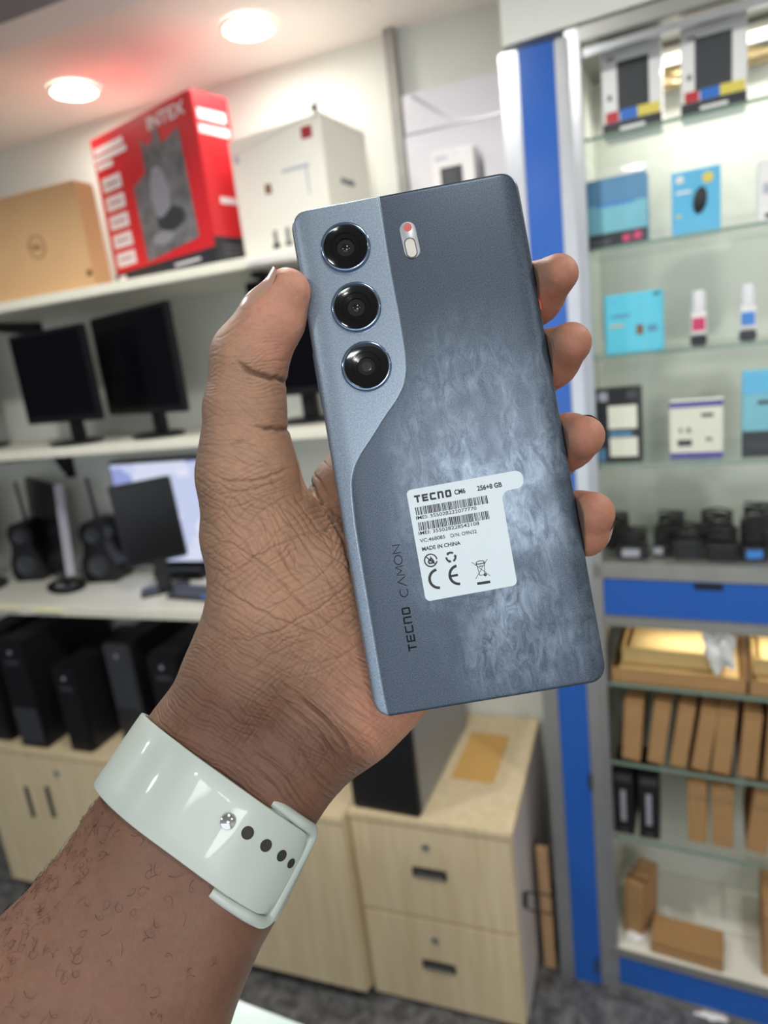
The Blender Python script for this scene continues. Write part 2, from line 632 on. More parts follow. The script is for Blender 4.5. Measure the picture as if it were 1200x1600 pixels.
# find width so that the left edge projects to u=165
best = None
for i in range(100):
    ww = 0.2 + i * 0.002
    q = Vector((pR.x, pR.y, 1.828)) - dirx * ww
    dd = q - EYE
    uu = 600 + FPX * dd.dot(CR) / dd.dot(CF)
    if best is None or abs(uu - 138) < best[0]:
        best = (abs(uu - 138), ww)
w_ = best[1]
ctr = Vector((pR.x, pR.y, 1.828)) - dirx * (w_ / 2)
t = thing('speaker_carton', 'tall red carton with grey picture window and dark base band on top shelf', 'carton', (ctr.x, ctr.y, 1.828), RB)
MB().box((-w_ / 2, 0, 0), (w_ / 2, d_, h_), M['red'], 0.003).make('box', t)
b = MB()
W, H = w_, h_
b.box((-W / 2, -0.0006, 0), (W / 2, 0.0, 0.10 * H), M['print_dark'])
b.box((W / 2, 0, 0), (W / 2 + 0.0006, d_, 0.16 * H), M['print_dark'])
# grey city-skyline shaped picture
pl = [(0.40, 0.13), (0.44, 0.68), (0.52, 0.70), (0.54, 0.86), (0.60, 0.80), (0.625, 0.92), (0.665, 0.90), (0.68, 0.80), (0.80, 0.86), (0.86, 0.90), (0.89, 0.13)]
pl = [(0.37, 0.12), (0.36, 0.60), (0.50, 0.66), (0.505, 0.86), (0.56, 0.80), (0.62, 0.83), (0.63, 0.90), (0.67, 0.89), (0.69, 0.78), (0.86, 0.83), (0.88, 0.18)]
b.prism([(-W / 2 + x * W, z * H) for x, z in pl], -0.0008, 0, M['print_grey'])
b.sph((-W / 2 + 0.6 * W, -0.0006, 0.5 * H), 0.001, M['silver'], (38, 0.6, 68))
b.sph((-W / 2 + 0.66 * W, -0.0006, 0.34 * H), 0.001, M['dark_grey'], (60, 0.5, 30))
b.sph((-W / 2 + 0.56 * W, -0.0006, 0.24 * H), 0.001, M['silver'], (46, 0.5, 16))
b.make('picture', t)
b = MB()
for k in range(5):
    z0 = 0.10 + k * 0.125
    b.box((-W / 2 + 0.05 * W, -0.0009, (z0 + 0.04) * H), (-W / 2 + 0.25 * W, 0, (z0 + 0.13) * H), M['print_white'])
    b.box((-W / 2 + 0.08 * W, -0.0012, (z0 + 0.08) * H), (-W / 2 + 0.22 * W, 0, (z0 + 0.092) * H), M['dark_red'])
for (x0, z0, x1, z1) in ((0.02, 0.84, 0.36, 0.875), (0.03, 0.89, 0.34, 0.93), (0.03, 0.79, 0.2, 0.825)):
    b.box((-W / 2 + x0 * W, -0.0009, z0 * H), (-W / 2 + x1 * W, 0, z1 * H), M['print_white'])
b.box((-W / 2 + 0.03 * W, -0.0009, 0.03 * H), (-W / 2 + 0.11 * W, 0, 0.08 * H), M['print_white'])
b.box((-W / 2 + 0.62 * W, -0.0009, 0.045 * H), (-W / 2 + 0.86 * W, 0, 0.06 * H), M['print_white'])
ftext(b, 'INTEX', -W / 2 + 0.60 * W, 0.885 * H, 0.026, M['print_white'], 0.34 * W, bold=0.02)
b.make('front_print', t)
b = MB()
for (z0, z1, y0, y1) in ((0.84, 0.90, 0.1, 0.85), (0.76, 0.81, 0.08, 0.9), (0.36, 0.40, 0.35, 0.8)):
    b.box((W / 2, y0 * d_, z0 * H), (W / 2 + 0.0008, y1 * d_, z1 * H), M['print_white'])
for k in range(3):
    b.box((W / 2, 0.2 * d_, (0.04 + 0.03 * k) * H), (W / 2 + 0.0009, 0.8 * d_, (0.05 + 0.03 * k) * H), M['print_grey'])
b.make('side_print', t)
MB().box((-W / 2 + 0.1 * W, d_ * 0.45, H), (W / 2 - 0.02 * W, d_ * 0.55, H + 0.004), M['dark_red'], 0.001).make('lid_seam', t)

# white appliance carton with lifted lid flap
a0, a1 = on_y(383, 410, 1.43), on_y(525, 380, 1.41)
wW = (a1 - a0).length
WB = math.radians(-7)
ctr = (a0 + a1) / 2
t = carton('appliance_carton', 'off white carton with faded appliance picture and lifted lid, behind the phone on top shelf', 'carton',
           (ctr.x, 1.42, 1.828), WB, wW, 0.20, 0.25, M['white'],
           [(0.05, 0.80, 0.10, 0.86, M['faint']), (0.80, 0.84, 0.91, 0.93, M['dark_red']), (0.34, 0.5, 0.41, 0.58, M['brown_line']),
            (0.55, 0.63, 0.84, 0.655, M['faint']), (0.80, 0.42, 0.815, 0.64, M['faint']), (0.36, 0.08, 0.40, 0.2, M['print_grey']),
            (0.50, 0.08, 0.54, 0.2, M['print_grey']), (0.34, 0.05, 0.42, 0.09, M['print_dark']), (0.48, 0.05, 0.56, 0.09, M['print_grey']),
            (0.66, 0.05, 0.74, 0.12, M['print_grey'])], [(0.3, 0.5, 0.6, 0.55, M['print_grey'])])
b = MB()
mt = Matrix.Translation((wW / 2, 0.0, 0.25)) @ Matrix.Rotation(math.radians(-8), 4, 'Y')
b.box((-wW, 0.0, 0.0), (0, 0.2, 0.002), M['white'], mtx=mt)
b.prism([(0, 0), (0.0, 0.022), (-0.03, 0.0)], 0.001, 0.003, M['dark_grey'], mtx=Matrix.Translation((wW / 2, 0, 0.25)) @ Matrix.Rotation(math.pi / 2, 4, 'Z'))
b.make('lid_flap', t)

# pale cartons at the right end of the top shelf
x0, x1 = -0.478, -0.222
t = carton('flat_carton', 'large plain lilac-white carton on top of the stack next to the pillar, topmost', 'carton', ((x0 + x1) / 2, 1.64, 2.064), 0, x1 - x0 - 0.004, 0.055, 0.083, M['white_panel'],
           [(0.0, 0.0, 1.0, 0.03, M['silver'])], group='pale cartons beside the pillar')
MB().box((-0.055, -0.001, -0.004), (0.055, 0, 0.004), M['silver'], mtx=Matrix.Translation((-0.06, 0, 0.044)) @ Matrix.Rotation(math.radians(38), 4, 'Y')).make('tape_seam', t)
t = carton('flat_carton', 'plain lilac-white carton under the topmost one, left of the pillar', 'carton', ((x0 + x1) / 2, 1.64, 1.828), 0, x1 - x0, 0.055, 0.235, M['white_panel'],
           [(0.0, 0.0, 1.0, 0.01, M['silver'])], group='pale cartons beside the pillar')
q0, q1 = on_y(677, 290, 1.56), on_y(738, 222, 1.56)
t = carton('router_carton', 'small white carton with dark grey square picture, standing before lilac-white cartons', 'carton', ((q0.x + q1.x) / 2, 1.56, 1.828), 0, q1.x - q0.x, 0.07, q1.z - 1.828, M['print_white'],
           [(0.2, 0.52, 0.72, 0.78, M['print_dark']), (0.25, 0.56, 0.55, 0.74, M['dark_grey']), (0.1, 0.87, 0.4, 0.92, M['silver']), (0.55, 0.9, 0.85, 0.94, M['silver'])])
t = carton('small_carton', 'narrow white carton standing right of the carton with dark square picture', 'carton', (q1.x + 0.055, 1.585, 1.828), 0, 0.075, 0.05, 0.2, M['white_panel'],
           [(0.45, 0.12, 0.95, 0.16, M['print_grey'])])


# ---------------------------------------------------------------- monitors on the middle shelf
def monitor(name, label, base, rotz, w, h, zc, sh, stand=0.05, tilt=0.0, group=None, screen='screen', back=False):
    t = thing(name, label, 'monitor', base, rotz, group)
    mt = Matrix.Translation((0, 0, zc)) @ Matrix.Rotation(tilt, 4, 'X')
    b = MB()
    b.box((-w / 2, 0, -h / 2), (w / 2, 0.018, h / 2), M['black'], 0.003, mtx=mt)
    b.box((-w * 0.32, 0.018, -h * 0.34), (w * 0.32, 0.045, h * 0.3), M['black'], 0.01, mtx=mt)
    b.make('housing', t)
    MB().box((-w / 2 + 0.010, -0.0012, -h / 2 + 0.018), (w / 2 - 0.010, 0.001, h / 2 - 0.010), M[screen], mtx=mt).make('screen', t)
    b = MB()
    b.box((-0.022, 0.03, 0.01), (0.022, 0.052, zc), M['black'], 0.004)
    b.make('stand_neck', t)
    b = MB()
    b.lathe([(0, 0.0), (0.085, 0.0), (0.085, 0.006), (0.07, 0.011), (0.0, 0.013)], M['black'], mtx=Matrix.Translation((0, 0.03, 0)) @ Matrix.Diagonal((1, 0.75, 1, 1)))
    b.make('stand_base', t)
    return t


GM = 'dark monitors on the middle shelf'


def place_monitor(label, L0, L1, R0, R1, tl, tr, **k):
    """L0 = bottom left pixel etc. on planes at forward distance tl (left edge) and tr (right edge)"""
    l0, l1, r0, r1 = EYE + ray(*L0) * tl, EYE + ray(*L1) * tl, EYE + ray(*R0) * tr, EYE + ray(*R1) * tr
    a, c = (l0 + l1) / 2, (r0 + r1) / 2
    d = c - a
    w = math.hypot(d.x, d.y)
    rz = math.atan2(d.y, d.x)
    h = ((l1.z - l0.z) + (r1.z - r0.z)) / 2
    zc = (l0.z + l1.z + r0.z + r1.z) / 4
    m = (a + c) / 2
    return m, rz, w, h, zc


m_, rz, w, h, zc = place_monitor('', (40, 668), (17, 530), (150, 655), (130, 503), 1.89, 1.72)
monitor('monitor', 'dark flat monitor on middle shelf, the left one of the two, below the tan carton', (m_.x, m_.y, 1.443), rz, w, h, zc - 1.443, 0.05, group=GM)
m_, rz, w, h, zc = place_monitor('', (165, 655), (147, 505), (285, 640), (258, 465), 1.86, 1.60)
monitor('monitor', 'dark glossy monitor on middle shelf, just left of the thumb', (m_.x, m_.y, 1.443), rz, w, h, zc - 1.443, 0.05, group=GM)
m_ = on_y(-45, 610, 1.55)
monitor('monitor', 'dark monitor cut off by the photo edge at far left of middle shelf', (m_.x, 1.52, 1.443), math.radians(-30), 0.28, 0.25, 0.19, 0.05, group=GM)
m_ = on_y(470, 560, 1.52)
monitor('monitor', 'dark monitor seen in the gap between thumb and phone', (m_.x - 0.01, 1.50, 1.443), math.radians(-12), 0.24, 0.28, 0.21, 0.05, group=GM)


# ---------------------------------------------------------------- things on the bottom shelf
def side_screen(label, bx, by, rz, hgt):
    t = thing('monitor_on_stand', label, 'monitor', (bx, by, 0.985), rz, 'side-on monitors on the bottom shelf')
    b = MB()
    mt = Matrix.Translation((0, 0, 0.05)) @ Matrix.Rotation(math.radians(-5), 4, 'X')
    b.box((-0.17, -0.012, 0), (0.17, 0.004, hgt), M['black'], 0.003, mtx=mt)
    b.make('housing', t)
    MB().box((-0.165, -0.0135, 0.012), (0.165, -0.011, hgt - 0.006), M['screen'], mtx=mt).make('screen', t)
    b = MB()
    b.box((-0.16, 0.0045, 0.004), (0.165, 0.012, hgt - 0.004), M['silver'], 0.003, mtx=mt)
    b.box((0.1705, -0.012, 0.0), (0.177, 0.014, hgt), M['silver'], 0.002, mtx=mt)
    b.make('silver_back_edge', t)
    b = MB()
    b.lathe([(0.062, 0), (0.10, 0.0), (0.10, 0.006), (0.062, 0.010), (0.062, 0.0)], M['black'], mtx=Matrix.Translation((0.10, 0.0, 0)) @ Matrix.Diagonal((0.95, 0.55, 1, 1)))
    b.cyl((0.10, 0.0, 0), (0.10, 0.0, 0.004), 0.032, M['silver'])
    b.box((0.06, -0.006, 0.004), (0.13, 0.004, 0.06), M['black'], 0.003)
    b.make('stand_base', t)
    return t


p = on_z(128, 918, 0.985)
side_screen('black and silver monitor turned edge-on beside the black speaker with upright rod', p.x - 0.155, p.y + 0.055, math.radians(-29), 0.285)
p = on_z(10, 915, 0.985)
side_screen('edge-on monitor with silver edge cut off by the photo border, bottom shelf', p.x - 0.17, p.y + 0.055, math.radians(-29), 0.285)


def curvy_speaker(label, x, y):
    t = thing('tabletop_speaker', label, 'speaker', (x, y, 0.985), math.radians(10), 'black speakers on the bottom shelf')
    # figure-of-eight outline standing upright, with an antenna-like neck
    pr = [(0.050, 0.0), (0.062, 0.03), (0.060, 0.065), (0.044, 0.10), (0.038, 0.125), (0.046, 0.15), (0.044, 0.175), (0.028, 0.196), (0.0, 0.203)]
    b2 = MB()
    pl = [(x_, z_) for x_, z_ in pr] + [(-x_, z_) for x_, z_ in pr[::-1][1:]]
    b2.prism(pl, -0.045, 0.045, M['black'])
    b2.make('body', t)
    g = MB()
    g.lathe([(0.0, 0.004), (0.02, 0.001), (0.033, 0.006), (0.036, 0.0)], M['dark_grey'], mtx=Matrix.Translation((0, -0.045, 0.055)) @ Matrix.Rotation(math.pi / 2, 4, 'X'))
    g2 = MB()
    g2.lathe([(0.0, 0.004), (0.012, 0.001), (0.022, 0.005), (0.025, 0.0)], M['dark_grey'], mtx=Matrix.Translation((0, -0.045, 0.155)) @ Matrix.Rotation(math.pi / 2, 4, 'X'))
    g.make('driver', t)
    g2.make('driver', t)
    MB().cyl((-0.015, 0.02, 0.19), (-0.02, 0.02, 0.33), 0.006, M['black'], 12, 0.005).make('antenna', t)
    return t


p = on_z(148, 922, 0.985)
curvy_speaker('black rounded speaker with upright rod, standing right of the edge-on monitor', p.x - 0.035, 1.62)
p = on_z(40, 915, 0.985)
curvy_speaker('black rounded speaker at the far left of the bottom shelf', p.x - 0.03, 1.625)

# big lit display and dark monitor before it
a, c = on_y(212, 905, 1.66), on_y(352, 715, 1.66)
t = thing('lit_display', 'wide lit display with pale blue desktop behind the small dark monitor', 'monitor', ((a.x + c.x) / 2, 1.655, 0.985))
w = c.x - a.x
MB().box((-w / 2 - 0.008, 0, 0.03), (w / 2 + 0.008, 0.025, c.z - 0.985 + 0.01), M['black'], 0.003).make('housing', t)
MB().box((-w / 2, -0.002, 0.045), (w / 2, 0.001, c.z - 0.985), M['lit']).make('screen', t)
MB().box((-0.09, -0.05, 0), (0.09, 0.03, 0.03), M['black'], 0.004).make('stand_base', t)
a, c, dd = on_y(205, 890, 1.50), on_y(283, 755, 1.47), on_y(196, 742, 1.50)
t = thing('monitor', 'small dark monitor standing in front of the lit display', 'monitor', (on_y(252, 890, 1.50).x, 1.50, 0.985), math.radians(38))
b = MB().box((-0.085, 0, 0.095), (0.085, 0.02, 0.335), M['black'], 0.004, mtx=Matrix.Rotation(math.radians(-2), 4, 'Y'))
b.make('housing', t)
MB().box((-0.079, -0.002, 0.105), (0.079, 0.001, 0.329), M['screen'], mtx=Matrix.Rotation(math.radians(-2), 4, 'Y')).make('screen', t)
MB().box((-0.02, 0.01, 0), (0.02, 0.03, 0.12), M['black'], 0.003).make('stand_neck', t)
MB().box((-0.07, -0.01, 0), (0.07, 0.07, 0.008), M['black'], 0.003).make('stand_base', t)
# notebook lying open in front
p = on_z(295, 912, 0.985)
t = thing('notebook_computer', 'dark slim notebook lying flat on bottom shelf beside the wrist', 'laptop', (p.x + 0.125, p.y - 0.085, 0.985), math.radians(-6))
MB().box((-0.11, -0.05, 0), (0.11, 0.04, 0.014), M['dark_grey'], 0.005).make('body', t)
MB().box((-0.10, -0.02, 0.0139), (0.10, 0.03, 0.0147), M['black']).make('keyboard', t)
MB().box((0.02, -0.055, 0.0139), (0.05, -0.03, 0.0147), M['print_blue'], 0.0003).make('sticker', t)


# ---------------------------------------------------------------- computer towers standing on the cabinets
def tower(label, x, y, rz, w, d, h, group, style=0, z=0.55):
    t = thing('computer_tower', label, 'computer', (x, y, z), rz, group)
    MB().box((0, 0.012, 0), (w, d, h), M['black'], 0.004).make('case', t)
    b = MB()
    if style == 0:
        b.box((0, 0, 0), (w, 0.014, h), M['black'], 0.004)
        b.box((0.006, -0.002, 0.02), (w - 0.006, 0.001, h * 0.38), M['dark_grey'], 0.001)
    elif style == 1:
        b.box((0, 0, 0), (w, 0.014, h), M['black'], 0.006)
    else:
        b.box((0, 0, 0), (w, 0.014, h), M['dark_grey'], 0.006)
        for k in range(7):
            b.box((0.01, -0.001, h * 0.1 + k * 0.012), (w - 0.01, 0.001, h * 0.1 + k * 0.012 + 0.005), M['black'])
    b.make('front_panel', t)
    MB().box((w * 0.25, -0.0015, h - 0.075), (w * 0.75, 0.001, h - 0.06), M['dark_grey'], 0.0008).make('disc_drive', t)
    MB().cyl((w / 2, -0.002, h - 0.035), (w / 2, 0.002, h - 0.035), 0.006, M['silver'], 20).make('power_button', t)
    return t


G = 'black computer towers on the low cabinets'
tower('black tower with grey lower panel, the tallest at the left, over the cabinet doors', -1.79, 1.31, math.radians(0), 0.105, 0.34, 0.35, G, 0)
tower('black tower cut by the left edge of the photo', -1.945, 1.32, math.radians(0), 0.10, 0.34, 0.35, G, 1)
tower('small plain black tower between two taller ones', -1.60, 1.315, math.radians(0), 0.085, 0.30, 0.275, G, 1)
tower('dark tower with slotted lower front, second from the watch strap', -1.47, 1.39, math.radians(0), 0.095, 0.29, 0.315, G, 2)
tower('dark rounded tower nearest the wrist, partly hidden by the arm', -1.30, 1.37, math.radians(0), 0.10, 0.31, 0.30, G, 1)
tower('black tower standing behind the arm on the low cabinets', -1.10, 1.37, math.radians(0), 0.10, 0.31, 0.30, G, 1)

t = thing('computer_tower', 'large black tower with side reflection painted grey, on the drawer cabinet below the phone', 'computer', (-0.655, 1.245, 0.55), math.radians(-3))
MB().box((0, 0.012, 0), (0.168, 0.40, 0.36), M['black'], 0.003).make('case', t)
MB().box((0.168, 0.02, 0.005), (0.1695, 0.395, 0.355), M['grey_metal'], 0.0008).make('side_panel', t)  # reflected light on the tower's side, painted in as lighter grey
MB().box((0, 0, 0), (0.169, 0.014, 0.36), M['black'], 0.004).make('front_panel', t)
MB().box((0.02, -0.001, 0.30), (0.148, 0.001, 0.325), M['dark_grey'], 0.0005).make('disc_drive', t)
p = on_z(752, 1182, 0.552)
tag(MB().box((-0.052, -0.10, 0), (0.052, 0.10, 0.004), M['envelope'], 0.0005).make('envelope', loc=(-0.395, 1.492, 0.5505), rotz=math.radians(-2)),
    'flat yellow-brown paper envelope on the drawer cabinet beside the black tower', 'envelope')


# ---------------------------------------------------------------- cabinets
def cabinet(label, x0, x1, y0, ztop, doors, group):
    t = thing('low_cabinet', label, 'cabinet', ((x0 + x1) / 2, y0, 0), 0, group)
    w = (x1 - x0) / 2
    b = MB()
    b.box((-w, 0.016, 0.03), (w, 1.69 - y0, ztop - 0.018), M['wood'], 0.001)
    b.make('carcass', t)
    MB().box((-w, -0.004, ztop - 0.018), (w, 1.69 - y0, ztop), M['wood'], 0.0015).make('top_board', t)
    MB().box((-w + 0.01, 0.03, 0), (w - 0.01, 1.60 - y0, 0.03), M['dark_grey']).make('plinth', t)
    return t, w


def door(t, a, c, z0, z1, hx, hz, lock=None):
    o = MB().box((a, -0.002, z0), (c, 0.014, z1), M['wood'], 0.0015).make('door', t)
    b = MB()
    b.box((hx - 0.008, -0.006, hz - 0.055), (hx + 0.008, 0.0, hz + 0.055), M['dark_grey'], 0.002)
    b.make('handle', o)
    if lock:
        MB().cyl((lock[0], -0.006, lock[1]), (lock[0], 0.0, lock[1]), 0.010, M['grey_metal'], 20).make('lock', o)


GC = 'pale wooden low cabinets along the wall'
t, w = cabinet('pale wooden two-door cabinet at bottom left under the computer towers', -1.99, -1.085, 1.30, 0.55, 2, GC)
hA, hB, lk = on_y(48, 1252, 1.30), on_y(80, 1252, 1.30), on_y(90, 1207, 1.30)
ox = (-1.99 - 1.085) / 2
sp = on_y(62, 1250, 1.30).x - ox
door(t, -w + 0.003, sp - 0.002, 0.035, 0.528, hA.x - ox, hA.z)
door(t, sp + 0.002, w - 0.003, 0.035, 0.528, hB.x - ox, hB.z, (lk.x - ox, lk.z))
t, w = cabinet('pale wooden cabinet with one plain door, between the forearm and the drawer cabinet', -1.03, -0.668, 1.205, 0.55, 1, GC)
door(t, -w + 0.003, w - 0.003, 0.035, 0.528, -w + 0.05, 0.33)

# drawer cabinet
X0, X1, Y0 = -0.665, -0.278, 1.235
t = thing('drawer_cabinet', 'pale wooden cabinet with two locked drawers and black pull handles', 'cabinet', ((X0 + X1) / 2, Y0, 0))
w = (X1 - X0) / 2
MB().box((-w + 0.001, 0.016, 0.02), (w - 0.001, 0.40, 0.532), M['wood'], 0.001).make('carcass', t)
MB().box((w - 0.001, 0.016, 0.01), (w + 0.0015, 0.40, 0.532), M['wood_side'], 0.0005).make('side_panel', t)
MB().box((-w, -0.006, 0.532), (w + 0.003, 0.46, 0.55), M['wood'], 0.0015).make('top_board', t)
MB().box((-w + 0.01, 0.04, 0), (w - 0.01, 0.38, 0.02), M['dark_grey']).make('plinth', t)
for (z0, z1, lp, hp) in ((0.276, 0.527, (666, 1321), (672, 1363)), (0.012, 0.270, (681, 1466), (687, 1508))):
    dr = MB().box((-w + 0.002, -0.004, z0), (w - 0.002, 0.014, z1), M['wood'], 0.0015).make('drawer', t)
    q = on_y(*lp, Y0); q2 = on_y(*hp, Y0); cx = (X0 + X1) / 2
    MB().cyl((q.x - cx, -0.008, q.z), (q.x - cx, -0.003, q.z), 0.009, M['grey_metal'], 20).cyl((q.x - cx, -0.0086, q.z), (q.x - cx, -0.007, q.z), 0.004, M['print_black'], 12).make('lock', dr)
    b = MB()
    hx, hz = q2.x - cx, q2.z
    b.box((hx - 0.042, -0.007, hz - 0.014), (hx + 0.042, -0.003, hz + 0.014), M['dark_grey'], 0.002)
    b.box((hx - 0.034, -0.0082, hz - 0.009), (hx + 0.034, -0.0062, hz + 0.004), M['alu_dull'], 0.001)
    b.box((hx - 0.036, -0.012, hz + 0.004), (hx + 0.036, -0.005, hz + 0.010), M['print_black'], 0.002)
    b.make('handle', dr)

# raw wooden plank and cable loop right of the drawer cabinet
tag(MB().box((-0.014, -0.009, 0), (0.014, 0.009, 0.36), M['plank'], 0.001).make('wooden_plank', loc=(-0.245, 1.42, 0)),
    'narrow raw wooden plank standing between drawer cabinet and blue pillar', 'plank')
pts = [(-0.238 + 0.036 * math.cos(k * math.pi / 16), 1.30 + 0.004 * math.sin(3 * k * math.pi / 16), 0.31 + 0.030 * math.sin(k * math.pi / 16)) for k in range(33)]
t = thing('cable_loop', 'thin black cable loop at the right side of the drawer cabinet', 'cable', (0, 0, 0))
MB().tube(pts, 0.0022, M['cable'], 8).make('cable', t)
MB().box((-0.277, 1.29, 0.295), (-0.268, 1.31, 0.33), M['cable'], 0.002).make('clip', t)

# ---------------------------------------------------------------- blue pillar
P_MT = Matrix.Translation(CO) @ Matrix.Rotation(CA, 4, 'Z')
t = thing('blue_pillar', 'tall blue panel pillar with aluminium edges left of the display cabinet', 'pillar', (-0.155, 1.39, 0))
MB().box((-0.026, 0.004, 0), (0.038, 0.30, 2.09), M['blue'], 0.001).make('blue_panel', t)
MB().box((-0.060, 0, 0), (-0.026, 0.30, 2.09), M['alu'], 0.003).make('edge_profile', t)
MB().box((0.038, 0, 0), (0.062, 0.30, 2.09), M['alu'], 0.003).make('edge_profile', t)
for (u, v) in ((924, 1224), (934, 1512)):
    q = on_y(u, v, 1.385)
    MB().box((q.x + 0.155 - 0.006, -0.004, q.z - 0.02), (q.x + 0.155 + 0.002, 0.0, q.z + 0.02), M['dark_grey'], 0.001).make('hinge', t)

# ---------------------------------------------------------------- display cabinet
LEN = 1.15
DP = 0.28
t = thing('display_cabinet', 'tall aluminium and glass display cabinet with blue panels on the right', 'cabinet', CO, CA)
b = MB()
b.box((0.0, 0, 0), (0.026, 0.02, 2.10), M['alu'], 0.002)
b.make('corner_post', t)
MB().box((LEN - 0.03, 0, 0), (LEN, 0.02, 2.10), M['alu'], 0.002).make('corner_post', t)
MB().box((0.026, 0, 2.075), (LEN - 0.03, 0.02, 2.10), M['alu_dull'], 0.002).make('top_rail', t)
MB().box((0.026, 0.012, 2.055), (LEN - 0.03, 0.022, 2.068), M['alu'], 0.001).make('sliding_track', t)
MB().box((0.0, DP, 0.0), (LEN, DP + 0.01, 2.10), M['back_panel']).make('back_panel', t)
MB().box((0.001, 0.021, 0.12), (0.006, DP, 2.10), M['back_panel']).make('side_panel', t)
MB().box((0.0, 0.02, 2.085), (LEN, DP, 2.10), M['alu_dull']).make('roof', t)
MB().box((0.006, 0.0, 1.08), (LEN, DP, 1.113), M['alu_dull'], 0.002).make('counter_board', t)
MB().box((0.006, 0.002, 0.972), (LEN, 0.02, 0.998), M['alu_dull'], 0.002).make('lower_rail', t)
MB().box((0.006, 0.0, 0.108), (LEN, DP, 0.128), M['white'], 0.002).make('bottom_board', t)
MB().box((0.006, -0.003, 0.104), (LEN, 0.0, 0.128), M['alu_dull'], 0.001).make('edge_profile', t)
MB().box((0.026, 0.002, 0.018), (LEN - 0.03, 0.014, 0.104), M['blue'], 0.001).make('base_panel', t)
MB().box((0.0, 0.004, 0), (LEN, 0.03, 0.018), M['alu_dull']).make('plinth', t)
for z in (1.925, 1.733, 1.533, 1.318):
    o = MB().box((0.007, 0.022, z - 0.006), (LEN - 0.002, DP - 0.001, z), M['glass_shelf']).make('glass_shelf', t)
    MB().box((0.007, 0.0195, z - 0.006), (LEN - 0.002, 0.0218, z), M['glass_edge'], 0.0004).make('polished_edge', o)
for z in (0.83, 0.632, 0.432):
    o = MB().box((0.007, 0.022, z - 0.008), (LEN - 0.002, DP - 0.001, z), M['glass_shelf']).make('glass_shelf', t)
    MB().box((0.007, 0.0195, z - 0.008), (LEN - 0.002, 0.0218, z), M['glass_edge'], 0.0004).make('polished_edge', o)
dr = MB().box((0.028, -0.002, 1.0), (LEN - 0.04, 0.014, 1.078), M['blue'], 0.001).make('drawer', t)
hs, hz = on_cab(1107, 914, 0)
MB().box((hs - 0.026, -0.004, 1.066), (hs + 0.026, 0.0, 1.078), M['print_black'], 0.001).make('handle', dr)
# sliding glass panes of the upper half
sA, _ = on_cab(992, 120, 0.0)
MB().box((0.027, 0.0075, 1.114), (sA + 0.012, 0.0085, 2.074), M['glass']).make('glass_pane', t)
MB().box((sA, 0.0145, 1.114), (LEN - 0.03, 0.0155, 2.074), M['glass']).make('glass_pane', t)
# fluorescent tube under the roof and led strip over the trays
p = cab_loc(0.16, 0.17, 2.06)
tb = thing('tube_lamp', 'slim white tube lamp lying under the display cabinet roof', 'lamp', p, CA)
MB().cyl((-0.09, 0, 0), (0.45, 0, 0), 0.009, M['tube'], 16).make('tube', tb)
MB().box((-0.10, -0.012, 0.008), (0.46, 0.012, 0.02), M['lamp_rim'], 0.002).make('holder', tb)
s0, z0 = on_cab(1035, 988, 0.10)
p = cab_loc(s0, 0.10, 0.965)
ls = thing('led_strip', 'bright white led light strip above the cardboard trays in the cabinet', 'lamp', p, CA)
MB().box((0, 0, -0.004), (0.16, 0.012, 0.0), M['led'], 0.001).make('strip', ls)
MB().box((0.19, 0, -0.004), (0.45, 0.012, 0.0), M['led'], 0.001).make('strip', ls)
MB().box((-0.02, -0.002, 0.0), (0.47, 0.014, 0.006), M['alu_dull'], 0.001).make('profile', ls)
area_lamp('cabinet_fill_lamp', cab_loc(0.34, 0.17, 2.045), 0.5, 1.7, (1, 0.98, 0.93), (0, 0, -1), 0.02).rotation_euler = (0, 0, CA)  # added lamp that brightens the cabinet interior; the tube itself looks unlit
area_lamp('led_strip_lamp', cab_loc(s0 + 0.2, 0.106, 0.958), 0.45, 0.45, (1, 0.95, 0.82), (0, 0, -1), 0.01).rotation_euler = (0, 0, CA)


# crinkled clear film bundled under the roof
def film(name, label, loc, rz, sx, sy, sz, m, seed, cat='plastic film'):
    rnd = random.Random(seed)
    b2 = bmesh.new()
    bmesh.ops.create_icosphere(b2, subdivisions=4, radius=1)
    for v in b2.verts:
        c = v.co.copy()
        k = 1 + 0.22 * math.sin(7 * c.x + 3 * c.z + seed) + 0.16 * math.sin(11 * c.y - 5 * c.x) + rnd.uniform(-0.07, 0.07)
        v.co = Vector((c.x * sx * k, c.y * sy * k, c.z * sz * k))
    mb = MB()
    mb._merge(b2, m, None, True)
    o = mb.make(name, loc=loc, rotz=rz)
    return tag(o, label, cat)


film('film_bundle', 'crinkled brownish clear film heaped behind the top of the display cabinet', cab_loc(0.20, 0.225, 2.045), CA, 0.13, 0.03, 0.022, M['foil'], 3)
film('plastic_bag', 'white crumpled plastic hanging over the cardboard trays', cab_loc(0.245, 0.035, 0.925), CA, 0.030, 0.020, 0.045, M['plastic_bag'], 5, 'bag')


# ---------------------------------------------------------------- goods in the display cabinet
def goods(name, label, cat, bl, br, topv, off, zs, d, m, prints=(), side=(), group=None, h=None, lean=0.0, bev=0.0015, twist=0.0):
    s0, _ = on_cab(bl[0], bl[1], off)
    s1, _ = on_cab(br[0], br[1], off)
    _, zt = on_cab((bl[0] + br[0]) / 2, topv, off)
    hh = h or (zt - zs)
    p = cab_loc((s0 + s1) / 2, off, zs + 0.0005)
    return carton(name, label, cat, p, CA + twist, s1 - s0, d, hh, m, prints, side, group, bev)


